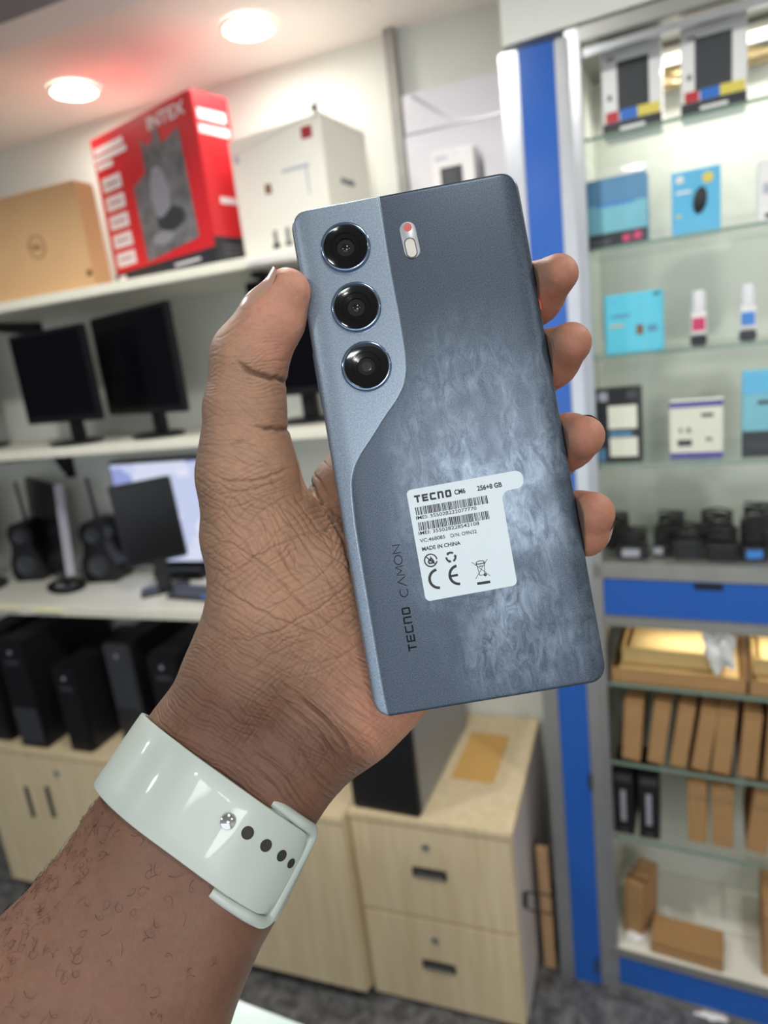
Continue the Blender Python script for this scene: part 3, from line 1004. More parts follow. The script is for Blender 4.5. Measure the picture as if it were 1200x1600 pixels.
INK = [(0.27, 0.27, 0.80, 0.83, M['print_dark']), (0.04, 0.19, 0.06, 0.30, M['cream']), (0.06, 0.17, 0.28, 0.29, M['print_red']),
       (0.30, 0.17, 0.60, 0.29, M['print_blue']), (0.60, 0.17, 0.97, 0.29, M['print_yellow']), (0.0, 0.0, 1.0, 0.165, M['print_dark']),
       (0.3, 0.06, 0.72, 0.10, M['print_white']), (0.10, 0.86, 0.24, 0.89, M['print_grey']), (0.10, 0.42, 0.17, 0.48, M['print_grey'])]
goods('ink_cartridge_box', 'white box with black square and red blue yellow band, left one on top glass shelf', 'box', (942, 194), (1034, 176), 66, 0.06, 1.925, 0.06, M['print_white'], INK, (), 'colour band boxes on the top glass shelf')
goods('ink_cartridge_box', 'white box with dark grey square and colour band, right one on top glass shelf', 'box', (1064, 172), (1167, 152), 32, 0.05, 1.925, 0.06, M['print_white'],
      [(0.22, 0.27, 0.78, 0.86, M['dark_grey'])] + INK[1:], (), 'colour band boxes on the top glass shelf')
goods('network_card_box', 'blue and teal box with black lower band at left of second glass shelf', 'box', (917, 384), (1012, 370), 275, 0.05, 1.733, 0.05, M['steel_blue'],
      [(0.04, 0.22, 1, 0.62, M['teal_print']), (0.0, 0.0, 1, 0.22, M['print_dark']), (0.60, 0.06, 0.72, 0.16, M['pink']), (0.78, 0.07, 0.9, 0.18, M['pink']), (0.08, 0.08, 0.4, 0.11, M['print_grey']), (0.2, 0.60, 0.8, 0.64, M['ink_blue'])])
b_ = goods('mouse_blister_pack', 'light blue pack picturing a black computer mouse on second glass shelf', 'package', (1050, 368), (1126, 359), 264, 0.07, 1.733, 0.035, M['sky_print'],
           [(0.10, 0.83, 0.25, 0.93, M['print_white']), (0.10, 0.66, 0.4, 0.7, M['print_white']), (0.10, 0.3, 0.2, 0.34, M['print_yellow'])])
mm = MB()
mm.sph((0, 0, 0), 0.01, M['print_black'], (1.15, 0.5, 2.3), mtx=Matrix.Translation((0.007, -0.001, 0.058)) @ Matrix.Rotation(math.radians(8), 4, 'Y'), sub=3)
mm.make('mouse', b_)
mm = MB()
mm.cyl((0, -0.001, 0), (0, 0.0005, 0), 0.009, M['print_yellow'], 20, mtx=Matrix.Translation((0.020, 0, 0.094)))
mm.make('round_sticker', b_)
goods('accessory_box', 'white and grey box cut by the right photo edge on second glass shelf', 'box', (1184, 348), (1262, 338), 243, 0.05, 1.733, 0.05, M['print_white'],
      [(0.1, 0.45, 1, 0.62, M['silver']), (0.15, 0.06, 0.3, 0.14, M['print_dark'])])
goods('adapter_pack', 'square light blue pack with tiny gold adapter picture on third glass shelf', 'package', (946, 556), (1037, 548), 457, 0.05, 1.533, 0.03, M['cyan_print'],
      [(0.1, 0.83, 0.22, 0.92, M['sky_print']), (0.12, 0.62, 0.45, 0.66, M['steel_blue']), (0.10, 0.46, 0.33, 0.50, M['tray']), (0.55, 0.3, 0.67, 0.46, M['brown_line']), (0.74, 0.33, 0.9, 0.44, M['steel_blue']), (0.85, 0.92, 0.95, 0.96, M['print_dark'])])


def bottle(label, u, vb, off, ink):
    s, _ = on_cab(u, vb, off)
    t = thing('ink_bottle', label, 'bottle', cab_loc(s, off, 1.534), CA, 'ink bottles on the third glass shelf')
    MB().box((-0.014, -0.014, 0), (0.014, 0.014, 0.020), M['print_dark'], 0.003).make('base', t)
    MB().box((-0.0135, -0.0135, 0.020), (0.0135, 0.0135, 0.062), M['print_white'], 0.003).make('body', t)
    MB().box((-0.011, -0.0145, 0.028), (0.011, -0.013, 0.052), ink, 0.0004).make('ink_label', t)
    MB().lathe([(0, 0.10), (0.010, 0.10), (0.012, 0.095), (0.013, 0.062), (0, 0.062)], M['white_panel'], 20).make('cap', t)


bottle('small bottle with pink ink label on third glass shelf', 1092, 541, 0.06, M['pink'])
bottle('small bottle with blue ink label on third glass shelf', 1168, 535, 0.06, M['ink_blue'])
bottle('small ink bottle just past the right photo edge on third glass shelf', 1240, 530, 0.06, M['ink_blue'])

goods('adapter_blister', 'black pack with two cream labels at left of fourth glass shelf', 'package', (934, 722), (1003, 721), 607, 0.04, 1.318, 0.04, M['print_black'],
      [(0.28, 0.46, 0.92, 0.77, M['cream']), (0.30, 0.08, 0.92, 0.34, M['cream']), (0.3, 0.36, 0.8, 0.42, M['steel_blue']), (0.02, 0.02, 0.2, 0.2, M['steel_blue']), (0.08, 0.84, 0.28, 0.96, M['silver']), (0.7, 0.86, 0.92, 0.96, M['dark_grey'])])
goods('charger_box', 'white box with purple top and bottom bands on fourth glass shelf', 'box', (1047, 713), (1130, 710), 627, 0.06, 1.318, 0.04, M['cream'],
      [(0, 0.90, 1, 1, M['print_purple']), (0, 0.0, 1, 0.10, M['print_purple']), (0.6, 0.72, 0.82, 0.78, M['print_dark']), (0.15, 0.22, 0.42, 0.33, M['print_dark']), (0.18, 0.46, 0.24, 0.54, M['print_grey']),
       (0.32, 0.46, 0.40, 0.54, M['print_grey']), (0.68, 0.3, 0.8, 0.36, M['print_grey'])])
goods('network_card_box', 'tall light blue box with black lower band at right photo edge', 'box', (1159, 712), (1240, 710), 579, 0.05, 1.318, 0.05, M['teal_print'],
      [(0, 0.0, 1, 0.31, M['print_dark']), (0.1, 0.12, 0.6, 0.17, M['dark_grey']), (0, 0.75, 1, 1, M['sky_print']), (0.3, 0.62, 0.9, 0.66, M['print_dark'])])


# black accessories heaped on the counter
def adapter(label, u, off, w, d, h, rz, sticker=None, seed=0, z=1.1135):
    s, _ = on_cab(u, 875, off)
    t = thing('power_adapter', label, 'power adapter', cab_loc(s, off, z), CA + rz, 'black power adapters on the cabinet counter')
    MB().box((-w / 2, -d / 2, 0), (w / 2, d / 2, h), M['black'], 0.005, seg=3).make('brick', t)
    pts = []
    for k in range(30):
        a = k * 0.75
        pts.append((w * 0.42 * math.cos(a), d * 0.36 * math.sin(a), h + 0.004 + 0.0009 * k + 0.002 * math.sin(k * 1.7 + seed)))
    MB().tube(pts, 0.0028, M['cable'], 6).make('coiled_lead', t)
    if sticker:
        MB().box((-w * 0.36, -d / 2 - 0.0006, h * 0.25), (w * 0.2, -d / 2 + 0.0005, h * 0.8), sticker, 0.0003).make('sticker', t)
    return t


adapter('black power adapter with pale grey sticker, leftmost by the little finger', 990, 0.05, 0.062, 0.05, 0.03, 0.1, M['silver'], 1)
adapter('black power adapter standing second from left behind the little finger', 968, 0.12, 0.05, 0.05, 0.045, -0.2, None, 2)
adapter('black power adapter with small grey sticker, just right of the leftmost one', 1035, 0.07, 0.034, 0.05, 0.028, -0.15, M['silver'], 3)
adapter('black power adapter in the middle of the heap, plain front', 1075, 0.06, 0.055, 0.05, 0.04, 0.05, None, 4)
adapter('wide black power adapter right of the middle of the heap', 1128, 0.055, 0.06, 0.05, 0.036, -0.05, None, 5)
adapter('black power adapter at the back of the heap, slightly higher', 1120, 0.14, 0.07, 0.05, 0.046, 0.2, None, 6)
adapter('black power adapter near the right photo edge with blue mark', 1178, 0.06, 0.05, 0.05, 0.03, 0.15, M['ink_blue'], 7)
adapter('tall black power adapter at the back near the right photo edge', 1190, 0.14, 0.08, 0.05, 0.06, -0.05, None, 8)
adapter('black power adapter at the back left of the heap', 1050, 0.15, 0.06, 0.05, 0.040, 0.15, None, 9)

# flat kraft trays under the led strip
GT = 'pale cardboard trays on the tray shelf'


def tray(label, u0, u1, v, off, z, d, h, m):
    s0, _ = on_cab(u0, v, off)
    s1, _ = on_cab(u1, v, off)
    w = s1 - s0
    t = thing('cardboard_tray', label, 'cardboard tray', cab_loc((s0 + s1) / 2, off, z), CA, GT)
    b = MB()
    th = 0.003
    b.box((-w / 2, 0, 0), (w / 2, d, th), m)
    b.box((-w / 2, 0, th), (w / 2, th, h), m, 0.001)
    b.box((-w / 2, d - th, th), (w / 2, d, h), m, 0.001)
    b.box((-w / 2, th, th), (-w / 2 + th, d - th, h), m, 0.001)
    b.box((w / 2 - th, th, th), (w / 2, d - th, h), m, 0.001)
    b.make('tray', t)
    MB().box((-w / 2 + 0.012, 0.012, h * 0.3), (w / 2 - 0.012, d - 0.012, h * 0.8), M['tray'], 0.004).make('pad', t)


tray('wide low kraft tray along the shelf front, lowest of the left stack', 956, 1166, 1065, 0.025, 0.8305, 0.22, 0.034, M['kraft'])
tray('pale tray stacked on the wide low tray, upper left', 972, 1132, 1035, 0.05, 0.866, 0.19, 0.036, M['tray'])
tray('pale tray at the right photo edge, under the led strip', 1172, 1290, 1065, 0.025, 0.8305, 0.22, 0.034, M['kraft'])
tray('upper pale tray at the right photo edge, topmost there', 1178, 1290, 1035, 0.05, 0.866, 0.19, 0.034, M['tray'])


# kraft boxes standing like books
def upright(label, u, v, off, z, w, h, lean, group, m='kraft', twist=0.0, d=0.17):
    s, _ = on_cab(u, v, off)
    t = thing('kraft_box', label, 'cardboard box', cab_loc(s, off, z + 0.0005), CA + twist, group)
    mt = Matrix.Rotation(lean, 4, 'Y')
    dz = abs(math.sin(lean)) * w / 2
    mt = Matrix.Translation((0, 0, dz)) @ mt
    MB().box((-w / 2, 0, 0), (w / 2, d, h), M[m], 0.0015, mtx=mt).make('box', t)
    MB().box((-w / 2 + 0.002, -0.0006, h - 0.006), (w / 2 - 0.002, 0.0002, h - 0.0045), M['brown_line'], mtx=mt).make('lid_seam', t)
    return t


GU = 'kraft boxes standing on the shelf under the trays'
for (u, v, lab, w, ln) in ((986, 1190, 'kraft box standing alone at left end of the row under the trays', 0.040, 4), (1024, 1202, 'second kraft box from the left in the row under the trays', 0.0345, 7),
                           (1059, 1209, 'third kraft box from the left in the row under the trays', 0.0335, 8), (1093, 1214, 'fourth kraft box from the left in the row under the trays', 0.0335, 8),
                           (1126, 1226, 'fifth kraft box from the left, slightly nearer, under the trays', 0.036, 5), (1167, 1238, 'sixth kraft box from the left in the row under the trays', 0.0345, 4),
                           (1209, 1250, 'kraft box cut by the right photo edge in the row under the trays', 0.040, 3)):
    upright(lab, u, v - (0), 0.03, 0.632, w, 0.150, math.radians(ln), GU)
GL = 'kraft boxes standing on the third shelf of the lower bay'
upright('kraft box right of the two black boxes, left one of a touching pair', 1090, 1338, 0.05, 0.432, 0.040, 0.160, 0.0, GL)
upright('kraft box of the touching pair, its right one, above the lying box', 1129, 1344, 0.05, 0.432, 0.044, 0.155, 0.0, GL)
upright('leaning kraft box above the open space at the right photo edge', 1181, 1352, 0.05, 0.432, 0.042, 0.160, math.radians(6), GL)


def blackbox(label, u, v, w, tw, txt):
    s, _ = on_cab(u, v, 0.03)
    t = carton('black_box', label, 'box', cab_loc(s, 0.03, 0.4325), CA + tw, w, 0.12, 0.165, M['print_black'],
               [(0.1, 0.86, 0.9, 0.97, M['dark_grey']), (0.36, 0.22, 0.62, 0.72, M['silver']), (0.3, 0.03, 0.7, 0.1, M['dark_grey'])], (), 'black boxes at the left of the third lower shelf')


blackbox('narrow black box with vertical grey lettering, against the cabinet side', 977, 1325, 0.044, 0.0, 0)
blackbox('narrow black box with vertical grey lettering, right one of the pair', 1016, 1332, 0.044, 0.05, 1)

s, _ = on_cab(986, 1450, 0.05)
t = thing('kraft_box', 'upright kraft box in the bottom left corner of the display cabinet', 'cardboard box', cab_loc(s + 0.004, 0.045, 0.1285), CA - 0.30, None)
MB().box((-0.022, 0, 0), (0.022, 0.10, 0.152), M['kraft'], 0.0015, mtx=Matrix.Rotation(0.03, 4, 'Y')).make('box', t)
MB().box((-0.0225, 0.02, 0.148), (0.0225, 0.03, 0.1535), M['brown_line'], mtx=Matrix.Rotation(0.03, 4, 'Y')).make('lid_seam', t)
s0, _ = on_cab(1016, 1469, 0.012)
s1, _ = on_cab(1130, 1496, 0.012)
t = thing('kraft_box', 'kraft box lying flat on the bottom board of the display cabinet', 'cardboard box', cab_loc((s0 + s1) / 2, 0.008, 0.1285), CA - 0.03)
MB().box((-(s1 - s0) / 2, 0, 0), ((s1 - s0) / 2, 0.085, 0.036), M['kraft'], 0.002).make('box', t)
MB().box((-(s1 - s0) / 2, -0.0006, 0.027), ((s1 - s0) / 2, 0.0001, 0.028), M['brown_line']).make('lid_seam', t)
upright('tall kraft box at the right photo edge, bottom board', 1212, 1505, 0.03, 0.128, 0.05, 0.16, 0.0, None)
film('paper_scrap', 'crumpled white paper beside the lying kraft box', cab_loc(on_cab(992, 1462, 0.03)[0], 0.04, 0.137), CA, 0.018, 0.018, 0.006, M['print_white'], 8, 'paper')
film('paper_scrap', 'torn white paper scrap on the floor before the blue base panel', on_z(1112, 1588, 0.004), 0.0, 0.03, 0.008, 0.004, M['print_white'], 9, 'paper')

# glass counter in the foreground at the photographer's side
c1, c2, c3 = on_z(351, 1553, 0.95), on_z(475, 1600, 0.95), on_z(330, 1600, 0.95)
e1 = (c2 - c1).normalized()
e2 = Vector((e1.y, -e1.x, 0))
if e2.dot(c3 - c1) < 0:
    e2 = -e2
t = thing('glass_counter', 'pale green glass counter top with metal edge at the bottom of the photo', 'counter', (c1.x, c1.y, 0))
mt = Matrix(((e1.x, e2.x, 0, 0), (e1.y, e2.y, 0, 0), (0, 0, 1, 0), (0, 0, 0, 1)))
MB().box((0, 0, 0.938), (0.42, 0.34, 0.95), M['glass_counter'], 0.002, mtx=mt).make('top_glass', t)
MB().box((0.0, -0.006, 0.915), (0.42, 0.006, 0.938), M['alu'], 0.001, mtx=mt).box((0.0, 0.01, 0.915), (0.02, 0.34, 0.938), M['alu'], mtx=mt).make('edge_profile', t)
MB().box((0.02, 0.012, 0.0), (0.40, 0.33, 0.915), M['white'], 0.002, mtx=mt).make('body', t)


# ================================================================ THE PHONE
MM = 0.001


def rodr(v):
    v = np.array(v, float)
    a = np.linalg.norm(v) + 1e-12
    k = v / a
    K = np.array([[0, -k[2], k[1]], [k[2], 0, -k[0]], [-k[1], k[0], 0]])
    return np.eye(3) + math.sin(a) * K + (1 - math.cos(a)) * K @ K


PR = rodr((-2.22701943e-02, -3.18571702e-02, 1.72210118e-01))
PT = np.array((19.8253420, 21.8545187, -213.402118))
PM = Matrix([list(PR[i]) + [PT[i] * MM] for i in range(3)] + [[0, 0, 0, 1]])
PHONE_W = CAMM @ PM
HW, HH, CRN, TH = 37.15, 82.15, 5.6, 7.6


def ph(u, v):
    """photo point -> phone back plane, millimetres"""
    d = np.array([(u - 600) / FPX, (800 - v) / FPX, -1.0])
    n = PR[:, 2]
    t = (PT @ n) / (d @ n)
    q = PR.T @ (d * t - PT)
    return q[0], q[1]


def flake_mat(name, c0, c1, rough, smear=0.0, metal=0.55):
    m = bpy.data.materials.new(name)
    m.use_nodes = True
    nt = m.node_tree
    b = nt.nodes['Principled BSDF']
    b.inputs['Metallic'].default_value = metal
    tc = nt.nodes.new('ShaderNodeTexCoord')
    n = nt.nodes.new('ShaderNodeTexNoise')
    n.inputs['Scale'].default_value = 2600
    n.inputs['Detail'].default_value = 2
    r = nt.nodes.new('ShaderNodeValToRGB')
    r.color_ramp.elements[0].position = 0.3
    r.color_ramp.elements[1].position = 0.75
    r.color_ramp.elements[0].color = c0
    r.color_ramp.elements[1].color = c1
    nt.links.new(tc.outputs['Object'], n.inputs['Vector'])
    nt.links.new(n.outputs['Fac'], r.inputs['Fac'])
    bp = nt.nodes.new('ShaderNodeBump')
    bp.inputs['Strength'].default_value = 0.12
    bp.inputs['Distance'].default_value = 0.0001
    nt.links.new(n.outputs['Fac'], bp.inputs['Height'])
    nt.links.new(bp.outputs['Normal'], b.inputs['Normal'])
    b.inputs['Roughness'].default_value = rough
    if smear > 0:
        # dried wipe marks: wispy residue in a patch of the lower half
        mp = nt.nodes.new('ShaderNodeMapping')
        mp.inputs['Rotation'].default_value = (0, 0, math.radians(35))
        mp.inputs['Scale'].default_value = (1.0, 0.45, 1)
        n2 = nt.nodes.new('ShaderNodeTexNoise')
        n2.inputs['Scale'].default_value = 260
        n2.inputs['Detail'].default_value = 9
        n2.inputs['Roughness'].default_value = 0.72
        n2.inputs['Distortion'].default_value = 0.9
        n3 = nt.nodes.new('ShaderNodeTexNoise')
        n3.inputs['Scale'].default_value = 34
        n3.inputs['Detail'].default_value = 3
        n3.inputs['Distortion'].default_value = 0.8
        mr = nt.nodes.new('ShaderNodeMapRange')
        mr.inputs['From Min'].default_value = 0.38
        mr.inputs['From Max'].default_value = 0.72
        mr3 = nt.nodes.new('ShaderNodeMapRange')
        mr3.inputs['From Min'].default_value = 0.32
        mr3.inputs['From Max'].default_value = 0.62
        # patch centre
        sub = nt.nodes.new('ShaderNodeVectorMath')
        sub.operation = 'SUBTRACT'
        px_, py_ = ph(790, 810)
        sub.inputs[1].default_value = (px_ * MM, py_ * MM, 0)
        sc = nt.nodes.new('ShaderNodeVectorMath')
        sc.operation = 'MULTIPLY'
        sc.inputs[1].default_value = (1 / 0.031, 1 / 0.058, 0)
        ln = nt.nodes.new('ShaderNodeVectorMath')
        ln.operation = 'LENGTH'
        mr4 = nt.nodes.new('ShaderNodeMapRange')
        mr4.inputs['From Min'].default_value = 0.35
        mr4.inputs['From Max'].default_value = 1.25
        mr4.inputs['To Min'].default_value = 1.0
        mr4.inputs['To Max'].default_value = 0.0
        nt.links.new(tc.outputs['Object'], sub.inputs[0])
        nt.links.new(sub.outputs[0], sc.inputs[0])
        nt.links.new(sc.outputs[0], ln.inputs[0])
        nt.links.new(ln.outputs['Value'], mr4.inputs['Value'])
        m1 = nt.nodes.new('ShaderNodeMath')
        m1.operation = 'MULTIPLY'
        m2 = nt.nodes.new('ShaderNodeMath')
        m2.operation = 'MULTIPLY'
        m3 = nt.nodes.new('ShaderNodeMath')
        m3.operation = 'MULTIPLY'
        m3.inputs[1].default_value = smear
        nt.links.new(tc.outputs['Object'], mp.inputs['Vector'])
        nt.links.new(mp.outputs['Vector'], n2.inputs['Vector'])
        nt.links.new(tc.outputs['Object'], n3.inputs['Vector'])
        nt.links.new(n2.outputs['Fac'], mr.inputs['Value'])
        nt.links.new(n3.outputs['Fac'], mr3.inputs['Value'])
        nt.links.new(mr.outputs['Result'], m1.inputs[0])
        nt.links.new(mr4.outputs['Result'], m1.inputs[1])
        nt.links.new(m1.outputs[0], m2.inputs[0])
        nt.links.new(mr3.outputs['Result'], m2.inputs[1])
        nt.links.new(m2.outputs[0], m3.inputs[0])
        mx = nt.nodes.new('ShaderNodeMix')
        mx.data_type = 'RGBA'
        nt.links.new(m3.outputs[0], mx.inputs['Factor'])
        nt.links.new(r.outputs['Color'], mx.inputs['A'])
        mx.inputs['B'].default_value = srgb(176, 194, 212)
        nt.links.new(mx.outputs['Result'], b.inputs['Base Color'])
        ro = nt.nodes.new('ShaderNodeMapRange')
        ro.inputs['To Min'].default_value = rough
        ro.inputs['To Max'].default_value = rough + 0.15
        nt.links.new(m3.outputs[0], ro.inputs['Value'])
        nt.links.new(ro.outputs['Result'], b.inputs['Roughness'])
    else:
        nt.links.new(r.outputs['Color'], b.inputs['Base Color'])
    return m


M['phone_back'] = flake_mat('dark_blue_grey_phone_back', srgb(48, 57, 69), srgb(80, 92, 107), 0.33, 0.9)
M['phone_panel'] = flake_mat('light_blue_grey_camera_panel', srgb(112, 127, 143), srgb(150, 163, 178), 0.36)
M['phone_frame'] = mat('phone_frame_metal', srgb(96, 104, 134), 0.22, 0.9)
M['lens_ring'] = mat('polished_lens_ring', srgb(130, 150, 176), 0.14, 0.95)
M['lens_black'] = mat('lens_barrel_black', srgb(3, 4, 7), 0.55, spec=0.25)
M['lens_cover'] = mat('black_lens_cover', srgb(3, 4, 7), 0.09, spec=0.4)
M['lens_core'] = mat('lens_core', srgb(52, 50, 56), 0.1)
M['flash_plate'] = mat('flash_plate', srgb(176, 178, 182), 0.35, 0.3)
M['flash_pink'] = mat('flash_red_dot', srgb(206, 96, 92), 0.35)
M['flash_lens'] = mat('flash_lens', srgb(212, 208, 196), 0.15, bump=0.2, bscale=2500)
M['flash_rim'] = mat('flash_rim', srgb(96, 98, 100), 0.3, 0.5)
M['sticker'] = mat('pale_sticker', srgb(214, 226, 232), 0.45)
M['ink'] = mat('black_ink', srgb(14, 16, 22), 0.5)
M['logo_ink'] = mat('dark_logo_ink', srgb(8, 10, 15), 0.6, spec=0.2)
M['orange'] = mat('orange_key', srgb(226, 84, 36), 0.35)


def xedge(y):
    d = HH - abs(y)
    if d >= CRN:
        return HW
    return HW - CRN + math.sqrt(max(0, CRN * CRN - (CRN - d) ** 2))


def inset(x, y):
    dx, dy = HW - abs(x), HH - abs(y)
    if dx < CRN and dy < CRN:
        return CRN - math.hypot(CRN - dx, CRN - dy)
    return min(dx, dy)


def zb(x, y):
    dx, dy = HW - abs(x), HH - abs(y)
    e = max(0.0, min(1.0, inset(x, y) / 1.1))
    k = max(0.0, min(1.0, dx / 7.0))
    z = -0.55 * (1 - math.sqrt(max(0, 1 - (1 - e) ** 2)))
    z -= 1.7 * (1 - math.sqrt(max(0, 1 - (1 - k) ** 2 * 0.97)))
    return z


def cluster(n, a=0.5):
    t = np.linspace(-1, 1, n)
    return np.sign(t) * (1 - (1 - abs(t)) ** 2.2) * a * 2


ROWS = sorted(set([round(float(v), 4) for v in cluster(120) * HH]))


def phone_obj(name, mb, parent=None):
    o = mb.make(name, parent)
    return o


def grid_mesh(mb, rows, m, mtx=None):
    b2 = bmesh.new()
    V = [[b2.verts.new(p) for p in r] for r in rows]
    for A, B in zip(V[:-1], V[1:]):
        for k in range(len(A) - 1):
            try:
                b2.faces.new([A[k], A[k + 1], B[k + 1], B[k]])
            except ValueError:
                pass
    bmesh.ops.remove_doubles(b2, verts=list(b2.verts), dist=1e-6)
    mb._merge(b2, m, mtx, True)


phone = thing('smartphone', 'blue-grey smartphone with three lenses and white label, held in the left hand', 'phone')
phone.matrix_world = PHONE_W
# back panel
mb = MB()
cols = cluster(72, 0.5)
rows = []
for y in ROWS:
    xe = max(0.02, xedge(y))
    rows.append([Vector((c * xe, y, zb(c * xe, y))) * MM for c in cols])
grid_mesh(mb, rows, M['phone_back'])
phone_obj('back_panel', mb, phone)
# frame
mb = MB()


def outline(off, z, n=14):
    pts = []
    r = CRN - off
    for (sx, sy, a0) in ((1, 1, 0), (-1, 1, 90), (-1, -1, 180), (1, -1, 270)):
        cx, cy = sx * (HW - CRN), sy * (HH - CRN)
        for k in range(n + 1):
            a = math.radians(a0 + 90 * k / n)
            pts.append(Vector((cx + r * math.cos(a), cy + r * math.sin(a), z)) * MM)
    return pts


b2 = bmesh.new()
prof = [(0.35, -2.15), (0.02, -2.3), (-0.08, -2.6), (-0.10, -4.0), (-0.08, -6.0), (0.05, -6.8), (0.5, -7.3), (1.1, -7.55)]
rings = []
for off, z in prof:
    rings.append([b2.verts.new(p) for p in outline(off, z)])
for A, B in zip(rings[:-1], rings[1:]):
    n = len(A)
    for k in range(n):
        b2.faces.new([A[k], A[(k + 1) % n], B[(k + 1) % n], B[k]])
bmesh.ops.recalc_face_normals(b2, faces=list(b2.faces))
mb._merge(b2, M['phone_frame'], None, True)
phone_obj('frame', mb, phone)
mb = MB()
b2 = bmesh.new()
b2.faces.new([b2.verts.new(p) for p in outline(0.9, -7.58)][::-1])
mb._merge(b2, M['screen'])
phone_obj('display', mb, phone)

# camera panel with the swoosh edge
SW = [(592.5, 306), (598, 333), (607, 390), (616, 443), (627, 500), (635, 550), (637, 575), (634, 600), (622, 625), (604, 650), (584, 682), (564, 712), (555, 732), (551, 752), (552, 775),
      (556, 815), (563, 860), (573, 920), (584, 985), (594, 1045), (602, 1090), (607, 1113)]
SWL = sorted([ph(*p)[::-1] for p in SW])      # (y, x)
ys_ = np.array([p[0] for p in SWL]); xs_ = np.array([p[1] for p in SWL])
yy = np.linspace(-HH, HH, 400)
xx = np.interp(yy, ys_, xs_)
ker = np.hanning(9); ker /= ker.sum()
xx = np.convolve(np.pad(xx, 4, 'edge'), ker, 'valid')


def xsw(y):
    return float(np.interp(y, yy, xx))


mb = MB()
rows = []
prow = sorted(set(ROWS + [round(float(v), 3) for v in np.linspace(-HH + 0.6, HH - 0.6, 110)]))
ts = np.concatenate([1 - (1 - np.linspace(0, 1, 22)) ** 1.0])
for y in prow:
    x0, x1 = -xedge(y), xsw(y)
    if x0 > x1 - 1:
        continue
    row = []
    xs = [x0 + (x1 - 1.5 - x0) * (t ** 1.6) for t in ts] + [x1 - 1.2, x1 - 0.9, x1 - 0.7, x1 - 0.5, x1 - 0.3, x1 - 0.12, x1]
    for x in xs:
        x = max(x, x0)
        rt = max(0, min(1, (x1 - x) / 0.75))
        up = 0.42 * math.sin(rt * math.pi / 2) ** 0.8 - 0.03 * (rt < 0.01)
        lf = max(0.05, min(1, (inset(x, y)) / 0.5))
        row.append(Vector((x, y, zb(x, y) + up * lf + 0.012)) * MM)
    rows.append(row)
grid_mesh(mb, rows, M['phone_panel'])
phone_obj('camera_panel', mb, phone)

# shallow valley line beside the ridge on the main back
LENS = [(540.5, 388.5), (557, 481.5), (573, 573.5)]
for i, (u, v) in enumerate(LENS):
    x, y = ph(u, v)
    tz = Matrix.Translation(Vector((x, y, 0.35)) * MM)
    mb = MB()
    mb.lathe([(r * MM, z * MM) for r, z in ((8.05, -0.3), (8.0, 1.1), (7.85, 1.45), (7.55, 1.62), (7.25, 1.62), (7.0, 1.4), (6.95, 1.05), (6.9, 0.9))], M['lens_ring'], 72, tz)
    ring = phone_obj('camera_lens', mb, phone)
    mb = MB()
    mb.lathe([(r * MM, z * MM) for r, z in ((6.95, 1.0), (6.1, 0.8), (6.0, 0.45), (3.4, 0.28), (2.2, 0.2), (0, 0.2))], M['lens_black'], 64, tz)
    phone_obj('lens_barrel', mb, ring)
    mb = MB()
    if i < 2:
        mb.lathe([(r * MM, z * MM) for r, z in ((1.3, 0.22), (1.0, 0.35), (0.5, 0.45), (0, 0.48))], M['black_gloss'], 32, tz)
    else:
        mb.lathe([(r * MM, z * MM) for r, z in ((1.7, 0.2), (1.65, 0.34), (1.3, 0.36), (1.25, 0.3), (0, 0.34))], M['lens_core'], 32, tz)
    phone_obj('lens_element', mb, ring)
    mb = MB()
    mb.lathe([(r * MM, z * MM) for r, z in ((6.98, 1.30), (6.6, 1.2), (4.6, 1.02), (4.5, 0.85), (2.9, 0.7), (2.8, 0.4))], M['lens_cover'], 64, tz)
    phone_obj('cover_glass', mb, ring)

# flash pill
fx, fy = ph(640.5, 375.5)
ang = math.atan2(*(np.array(ph(644, 402)) - np.array(ph(637, 349)))[::-1]) - math.pi / 2


def pill(L, r, z0, z1, m, cx, cy, rot, seg=16):
    pts = []
    for k in range(seg + 1):
        a = math.pi * k / seg
        pts.append((r * math.cos(a), L / 2 - r + r * math.sin(a)))
    for k in range(seg + 1):
        a = math.pi + math.pi * k / seg
        pts.append((r * math.cos(a), -L / 2 + r + r * math.sin(a)))
    mb = MB()
    b2 = bmesh.new()
    A = [b2.verts.new((x * MM, y * MM, z0 * MM)) for x, y in pts]
    B = [b2.verts.new((x * MM, y * MM, (z1 - 0.1) * MM)) for x, y in pts]
    C = [b2.verts.new((x * 0.95 * MM, y * 0.97 * MM, z1 * MM)) for x, y in pts]
    n = len(pts)
    for P, Q in ((A, B), (B, C)):
        for k in range(n):
            b2.faces.new([P[k], P[(k + 1) % n], Q[(k + 1) % n], Q[k]])
    b2.faces.new(C)
    mb._merge(b2, m, Matrix.Translation(Vector((cx, cy, 0)) * MM) @ Matrix.Rotation(rot, 4, 'Z'), True)
    return mb


fl = phone_obj('flash_module', pill(12.0, 2.55, -0.1, 0.35, M['flash_plate'], fx, fy, 0.04), phone)
qx, qy = ph(637, 356)
phone_obj('red_dot', pill(2.7, 1.32, 0.2, 0.42, M['flash_pink'], qx, qy, 0.0), fl)
qx, qy = ph(642, 388)
phone_obj('flash_rim', pill(6.9, 1.9, 0.1, 0.40, M['flash_rim'], qx, qy, 0.04), fl)
phone_obj('flash_lens', pill(6.0, 1.55, 0.2, 0.45, M['flash_lens'], qx, qy, 0.04), fl)

